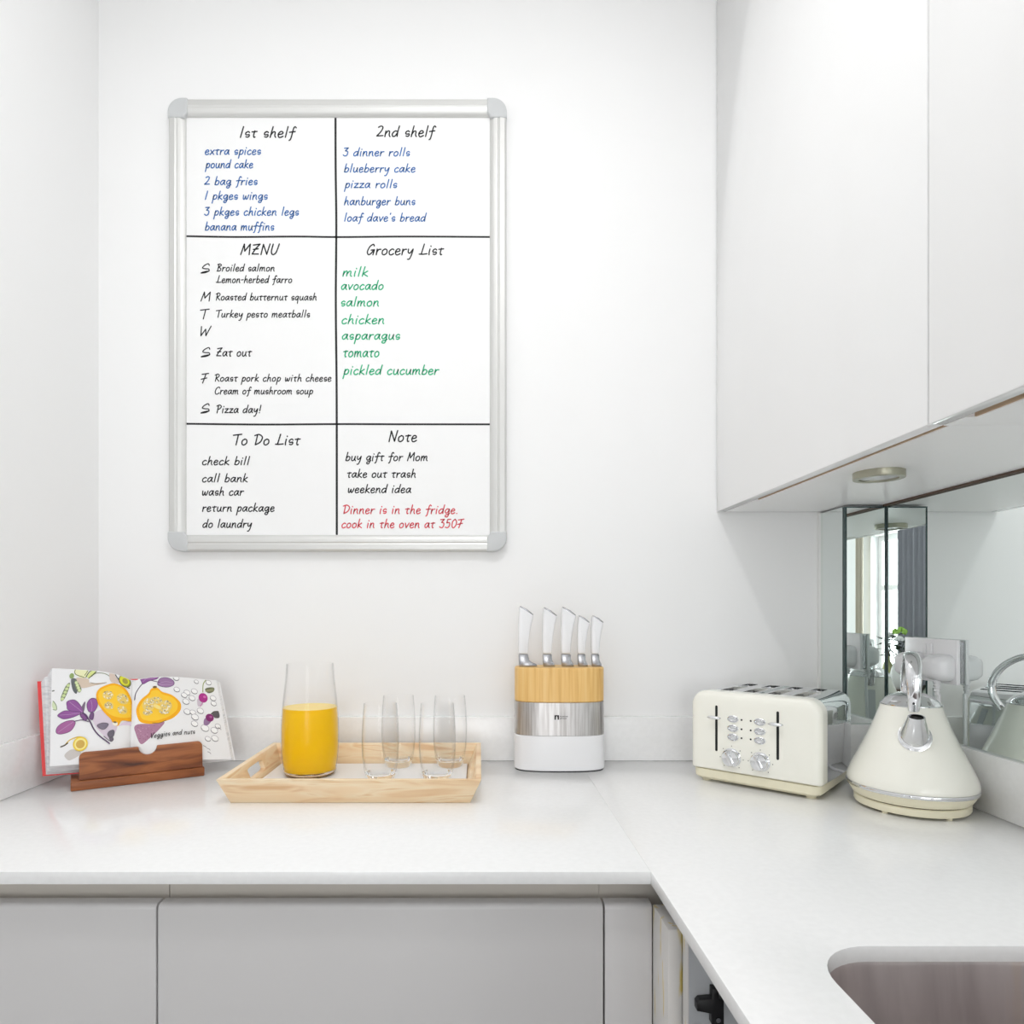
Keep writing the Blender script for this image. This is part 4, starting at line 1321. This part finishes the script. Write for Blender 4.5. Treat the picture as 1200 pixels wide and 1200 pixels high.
# left page, drawing grid of 975 x 1200
A = Art(Lp, [(880, 940), (175, 925), (190, 68), (900, 190)], lpg)
A.fill((214, 196, 178), [(400, 180), (500, 200), (520, 240), (660, 240), (560, 262), (450, 275), (400, 230)])
A.fill((236, 236, 190), [(400, 95), (500, 85), (505, 120), (480, 180), (430, 180), (380, 130)])
A.line(OLV, [(410, 85), (385, 115), (395, 150), (470, 185)], 6)
A.line(OLV, [(500, 85), (500, 120), (470, 165)], 6)
A.fill((220, 228, 150), [(490, 180), (520, 140), (580, 100), (590, 112), (560, 150), (510, 190)])
A.line((88, 96, 62), [(480, 185), (510, 140), (580, 100), (592, 112), (560, 150), (505, 195)], 8)
A.line(OLV, [(530, 180), (570, 155), (640, 160), (690, 185)], 5)
A.line((120, 110, 90), [(520, 235), (590, 250), (660, 240)], 5)
A.fill((216, 198, 186), [(690, 130), (730, 130), (745, 190), (790, 230), (720, 240), (690, 210)])
A.line(INKD, [(735, 125), (740, 165), (770, 205), (840, 255), (870, 262)], 8)
A.fill((150, 158, 60), A.ell(828, 210, 56, 50, 25))
A.fill((224, 222, 60), A.ell(824, 206, 46, 42, 25))
A.fill((168, 160, 70), A.ell(830, 212, 26, 23, 25))
A.line((96, 96, 50), A.ell(828, 210, 54, 50, 25), 6, True)
for (a, b_) in (((340, 215), (270, 370)), ((375, 190), (430, 310))):
    a, b_ = Vector(a), Vector(b_)
    d = (b_ - a).normalized(); n_ = Vector((-d.y, d.x))
    A.fill((128, 138, 112), [tuple(a), tuple(a + d * 40 + n_ * 20), tuple(b_ - d * 30 + n_ * 18), tuple(b_), tuple(b_ - d * 30 - n_ * 18), tuple(a + d * 40 - n_ * 16)])
    for k in range(5):
        p = a.lerp(b_, 0.16 + 0.18 * k)
        A.fill((206, 220, 160), A.ell(p.x, p.y, 15, 13), step=30)
A.fill((104, 108, 110), [(355, 185), (395, 190), (410, 250), (400, 320), (370, 290), (355, 230)])
A.fill((128, 138, 112), [(385, 195), (420, 235), (442, 290), (420, 312), (392, 270)])
for k in range(4):
    A.fill((214, 226, 172), A.ell(398 + 9 * k, 222 + 24 * k, 14, 13), step=30)
A.fill((150, 172, 110), A.ell(358, 158, 20, 24))
A.fill((212, 224, 188), [(200, 360), (220, 385), (230, 440), (205, 435), (192, 400)])
A.line((110, 130, 90), [(200, 360), (226, 400), (230, 442), (200, 436)], 5)
# lilac shade of the sprig, printed in the picture
A.fill((222, 208, 222), [(540, 520), (640, 470), (720, 540), (760, 620), (700, 720), (640, 700), (560, 610)])
A.fill((226, 210, 228), [(770, 610), (830, 560), (915, 540), (900, 570), (810, 595)])
A.fill(ORA, [(640, 270), (730, 245), (830, 275), (890, 350), (920, 450), (915, 510), (870, 545), (800, 560), (770, 605), (730, 605), (700, 555), (650, 510), (590, 430), (570, 350), (590, 300)])
A.fill(YEL, [(650, 285), (730, 262), (815, 290), (870, 360), (898, 450), (890, 495), (840, 525), (770, 535), (700, 520), (650, 480), (605, 410), (588, 350), (605, 310)])
pumpkin_pulp(A, 745, 405, [(-70, -55, 48, 38), (-62, 35, 42, 34), (62, -35, 55, 46), (60, 60, 46, 36)])
A.fill((246, 240, 226), A.ell(740, 592, 24, 18))
A.fill((90, 84, 60), A.ell(738, 580, 16, 7), step=30)
leaf(A, [(320, 380), (380, 372), (430, 420), (460, 490), (400, 480), (330, 455), (318, 420)], PUR, PURD, [[(340, 385), (400, 440), (455, 488)]])
leaf(A, [(240, 490), (290, 460), (345, 465), (440, 490), (380, 520), (300, 530), (262, 515)], PUR, PURD, [[(260, 492), (350, 495), (430, 492)]])
leaf(A, [(228, 640), (240, 590), (300, 555), (370, 550), (390, 580), (350, 640), (270, 658)], (170, 104, 158), PURD, [[(245, 640), (310, 600), (380, 560)]])
leaf(A, [(490, 420), (525, 375), (570, 385), (582, 440), (550, 490), (505, 485)], PUR, PURD, [[(525, 390), (535, 440), (530, 490)]])
leaf(A, [(430, 510), (470, 500), (500, 540), (470, 560)], (140, 92, 148), PURD, [])
leaf(A, [(510, 540), (530, 490), (550, 510), (540, 560)], (120, 86, 130), PURD, [])
A.fill((120, 104, 126), [(445, 440), (475, 395), (470, 460), (460, 480)])
A.line(PURD, [(455, 490), (510, 560), (550, 640), (600, 700), (690, 765)], 11)
A.line(PURD, [(380, 560), (450, 555), (505, 575)], 7)
leaf(A, [(580, 610), (630, 590), (680, 600), (650, 640), (610, 640)], (128, 118, 134), (88, 82, 92), [])
leaf(A, [(672, 690), (690, 660), (728, 650), (730, 690), (700, 720)], (110, 104, 116), (80, 76, 86), [])
leaf(A, [(690, 720), (715, 710), (725, 730), (705, 748)], (118, 110, 124), (80, 76, 86), [])
A.line((96, 84, 100), [(640, 705), (680, 735), (700, 745)], 6)
A.fill((206, 200, 196), [(300, 840), (360, 800), (440, 830), (420, 860), (350, 890), (320, 880)])
A.line((222, 190, 90), [(300, 760), (340, 720), (400, 700), (440, 700)], 10)
A.line((90, 84, 70), [(268, 768), (300, 758), (325, 742)], 12)
A.fill((240, 208, 70), A.ell(435, 760, 64, 62))
A.fill((250, 236, 150), A.ell(435, 760, 52, 50))
A.fill((214, 176, 90), A.ell(435, 762, 38, 36))
A.line((90, 90, 80), [(195, 272), (208, 270)], 10)
A.done()

# right page, drawing grid of 1012 x 1200
A = Art(Rp, [(60, 940), (945, 860), (815, 172), (85, 187)], rpg)
A.line((84, 70, 92), [(100, 355), (110, 300), (150, 245), (190, 215)], 8)
leaf(A, [(150, 180), (200, 155), (260, 150), (305, 165), (285, 200), (220, 215), (170, 235), (155, 210)], PUR, PURD, [[(165, 215), (220, 180), (290, 165)], [(180, 190), (230, 200), (280, 190)]])
leaf(A, [(300, 160), (360, 145), (465, 150), (400, 172), (330, 172)], (172, 140, 178), PURD, [[(310, 160), (380, 158), (450, 152)]])
leaf(A, [(290, 250), (310, 200), (370, 190), (425, 215), (428, 250), (380, 272), (330, 270)], (160, 124, 166), PURD, [[(305, 240), (360, 225), (420, 235)], [(310, 255), (370, 250), (415, 250)]])
A.line(PURD, [(230, 210), (280, 225), (310, 232)], 6)
A.fill((176, 130, 156), [(105, 580), (240, 590), (345, 575), (300, 640), (215, 715), (150, 752), (110, 660)])
for _ in range(70):
    x, y = rnd.uniform(115, 320), rnd.uniform(590, 740)
    if y < 752 - max(0, x - 150) * 0.95 and x > 105 + max(0, y - 600) * 0.3:
        A.fill(rnd.choice([(150, 102, 130), (206, 166, 190)]), A.ell(x, y, 4, 3, 0, 6), False, 80)
A.fill(ORA, [(230, 290), (255, 278), (290, 280), (330, 315), (410, 340), (475, 390), (492, 430), (480, 480), (420, 540), (330, 575), (240, 590), (150, 565), (118, 500), (115, 430), (150, 370), (210, 325)])
A.fill(YEL, [(240, 305), (290, 300), (330, 335), (410, 360), (455, 400), (462, 440), (440, 485), (370, 535), (260, 565), (170, 545), (140, 490), (138, 435), (175, 380), (225, 335)])
pumpkin_pulp(A, 285, 440, [(-70, -20, 52, 58), (-15, -50, 60, 34), (75, -5, 52, 48), (60, 40, 48, 30), (-80, 45, 40, 30)])
A.fill(PALE, A.ell(285, 445, 36, 16, 30))
A.fill((120, 96, 60), A.ell(266, 272, 18, 10), step=30)
A.line((150, 120, 60), [(245, 582), (300, 585), (360, 562)], 6)
# round seeds
for (x, y, r) in ((450, 190, 26), (632, 205, 20), (745, 200, 26), (455, 290, 26), (545, 310, 28), (612, 292, 28), (520, 335, 26), (590, 355, 28), (535, 390, 30), (665, 460, 30), (545, 478, 30),
                  (595, 480, 26), (615, 520, 32), (610, 578, 30), (705, 608, 36), (790, 620, 32), (795, 690, 32), (785, 335, 28), (790, 382, 26), (825, 580, 26), (730, 700, 26)):
    A.fill((250, 250, 250), A.ell(x, y, r, r * 0.78))
    e = A.ell(x, y, r, r * 0.78, 15, 16)
    A.line((172, 168, 176), e, 4, True)
    A.line((112, 108, 116), e[1:8], 6)
A.line((150, 160, 96), [(720, 180), (695, 220), (690, 290)], 8)
A.fill((112, 116, 90), [(710, 265), (740, 245), (795, 240), (790, 275), (740, 295)])
for k in range(4):
    A.line((160, 160, 120), [(715, 272 + 4 * k), (750, 262 + 5 * k), (790, 246 + 8 * k)], 4)
A.fill((208, 196, 208), [(640, 360), (680, 345), (690, 400), (660, 420), (640, 415)])
A.fill((176, 56, 140), A.ell(692, 342, 42, 42))
A.fill((214, 110, 182), A.ell(706, 332, 14, 11), step=30)
A.line((196, 120, 176), [(688, 382), (678, 400), (664, 420)], 7)
A.fill((96, 92, 96), [(770, 470), (830, 445), (842, 500), (800, 510), (780, 490)])
A.line((90, 90, 86), [(762, 480), (790, 455), (830, 448)], 8)
A.fill((150, 120, 156), [(700, 530), (740, 510), (770, 530), (730, 580), (695, 578)])
A.fill((134, 50, 112), A.ell(750, 512, 38, 34))
A.fill((176, 92, 154), A.ell(760, 504, 14, 10), step=30)
for (x, y) in ((840, 600), (700, 770), (735, 790), (740, 820)):
    A.line((150, 146, 152), [(x - 14, y - 8), (x + 4, y - 2), (x + 14, y + 8)], 5)
l = A.lift()
q = A.bm((46, 42, 46))
st_ = strokes('Veggies and nuts')
hi = max(p[0] for s_ in st_ for p in s_)
for s_ in st_:
    ribbon(q, [(225 + a * 385 / hi, 714 - a * 48 / hi - b_ * 4.7) for a, b_ in s_], 5.0, lambda a, b_: A.pt(a, b_, l))
A.done()

# ------------------------------------------------------------------ far end of the room, seen in the mirrors
ct = thing('curtain', 'grey curtain hanging beside the far window, seen in the mirror', 'curtain', (-1.93, -4.27, 0))
bm = bmesh.new()
rows = []
for i in range(41):
    y = -0.13 + 0.40 * i / 40
    x = 0.018 * math.sin(i * 0.95)
    rows.append((x, y))
poly = rows + [(x + 0.004, y) for x, y in rows[::-1]]
prism(bm, poly, lambda a, b_, d: (a, b_, d), 0.05, 1.955)
obj('cloth', bm, 'curtain', ct, 60)
bm = bmesh.new()
tube(bm, [(0, -0.80, 1.975), (0, 0.34, 1.975)], 0.011, 12)
obj('rod', bm, 'cap_steel', ct, 60)
cb = thing('curtain', 'narrow beige curtain on the far side of the far window, seen in the mirror', 'curtain', (-1.93, -4.97, 0))
bm = bmesh.new()
rows = [(0.014 * math.sin(i * 0.95), -0.06 + 0.12 * i / 16) for i in range(17)]
prism(bm, rows + [(x + 0.004, y) for x, y in rows[::-1]], lambda a, b_, d: (a, b_, d), 0.05, 1.955)
obj('cloth', bm, 'beige', cb, 60)
tb = thing('side_table', 'small dark wooden side table below the far window, seen in the mirror', 'table', (-1.69, -4.17, 0))
bx('tabletop', -0.2, 0.2, -0.33, 0.33, 0.555, 0.58, 'table_wood', tb, bevel=(0.003, 2))
for sx in (-1, 1):
    for sy in (-1, 1):
        bx('leg', sx * 0.17 - 0.018, sx * 0.17 + 0.018, sy * 0.30 - 0.018, sy * 0.30 + 0.018, 0, 0.554, 'table_wood', tb)
wbt = thing('wine_bottle', 'corked white wine bottle on the side table, reflected in the mirror', 'bottle', (-1.735, -4.235, 0.5802))
bm = bmesh.new()
lathe(bm, cr([(0.034, 0.0), (0.0375, 0.006), (0.0375, 0.10), (0.0375, 0.165), (0.030, 0.195), (0.016, 0.220), (0.0145, 0.250), (0.0150, 0.268)], 4), 32)
obj('body', bm, 'wine', wbt, 50)
bm = bmesh.new()
lathe(bm, [(0.0379, 0.05), (0.0379, 0.12)], 32)
obj('paper_label', bm, 'label', wbt, 50)
bm = bmesh.new()
lathe(bm, [(0.0125, 0.268), (0.0125, 0.294)], 20)
obj('cork', bm, 'cork', wbt, 40)
fp = thing('flower_vase', 'white vase of dark leaves and a pale green bloom on the side table', 'plant', (-1.735, -4.11, 0.5802))
bm = bmesh.new()
lathe(bm, cr([(0.03, 0.0), (0.045, 0.02), (0.055, 0.08), (0.045, 0.15), (0.032, 0.19), (0.036, 0.205)], 4), 32)
obj('vase', bm, 'vase', fp, 50)
bm = bmesh.new()
for k in range(60):
    a = rnd.uniform(0, 6.28)
    rr = rnd.uniform(0.03, 0.15)
    z = rnd.uniform(0.26, 0.46) - rr * 0.35
    c = Vector((rr * math.cos(a), rr * math.sin(a), z))
    d = Vector((math.cos(a), math.sin(a), rnd.uniform(-0.5, 0.5))).normalized()
    sd = d.cross(Vector((0, 0, 1))).normalized()
    up = sd.cross(d).normalized()
    L_, w_ = rnd.uniform(0.05, 0.085), rnd.uniform(0.014, 0.022)
    v = [bm.verts.new(p) for p in (c - d * L_ / 2, c - d * 0.005 + sd * w_ + up * 0.004, c + d * L_ / 2, c - d * 0.005 - sd * w_ + up * 0.004, c + up * 0.008)]
    for i in range(4):
        bm.faces.new((v[i], v[(i + 1) % 4], v[4]))
    w2 = bm.verts.new(c - up * 0.003)
    for i in range(4):
        bm.faces.new((v[(i + 1) % 4], v[i], w2))
obj('foliage', bm, 'leaf', fp)
bm = bmesh.new()
for k in range(7):
    a = k * 0.9
    tube(bm, cr([(0.008 * math.cos(a), 0.008 * math.sin(a), 0.18), (0.03 * math.cos(a), 0.03 * math.sin(a), 0.28), (0.08 * math.cos(a), 0.08 * math.sin(a), 0.36)], 4), 0.0025, 6)
obj('stem', bm, 'leaf', fp)
for nm, c, m_, r0 in (('bloom', (0.0, 0.03, 0.455), 'bloom', 0.042), ('bloom', (0.0, -0.10, 0.42), 'bloom_white', 0.028), ('bloom', (0.05, 0.10, 0.40), 'bloom_white', 0.028)):
    bm = bmesh.new()
    for k in range(46):
        u_, a = rnd.uniform(-0.4, 1), rnd.uniform(0, 6.28)
        q_ = math.sqrt(max(0, 1 - u_ * u_))
        bmesh.ops.create_icosphere(bm, subdivisions=1, radius=r0 * 0.32, matrix=Matrix.Translation((c[0] + r0 * q_ * math.cos(a), c[1] + r0 * q_ * math.sin(a), c[2] + r0 * 0.7 * u_)))
    obj(nm, bm, m_, fp, 80)
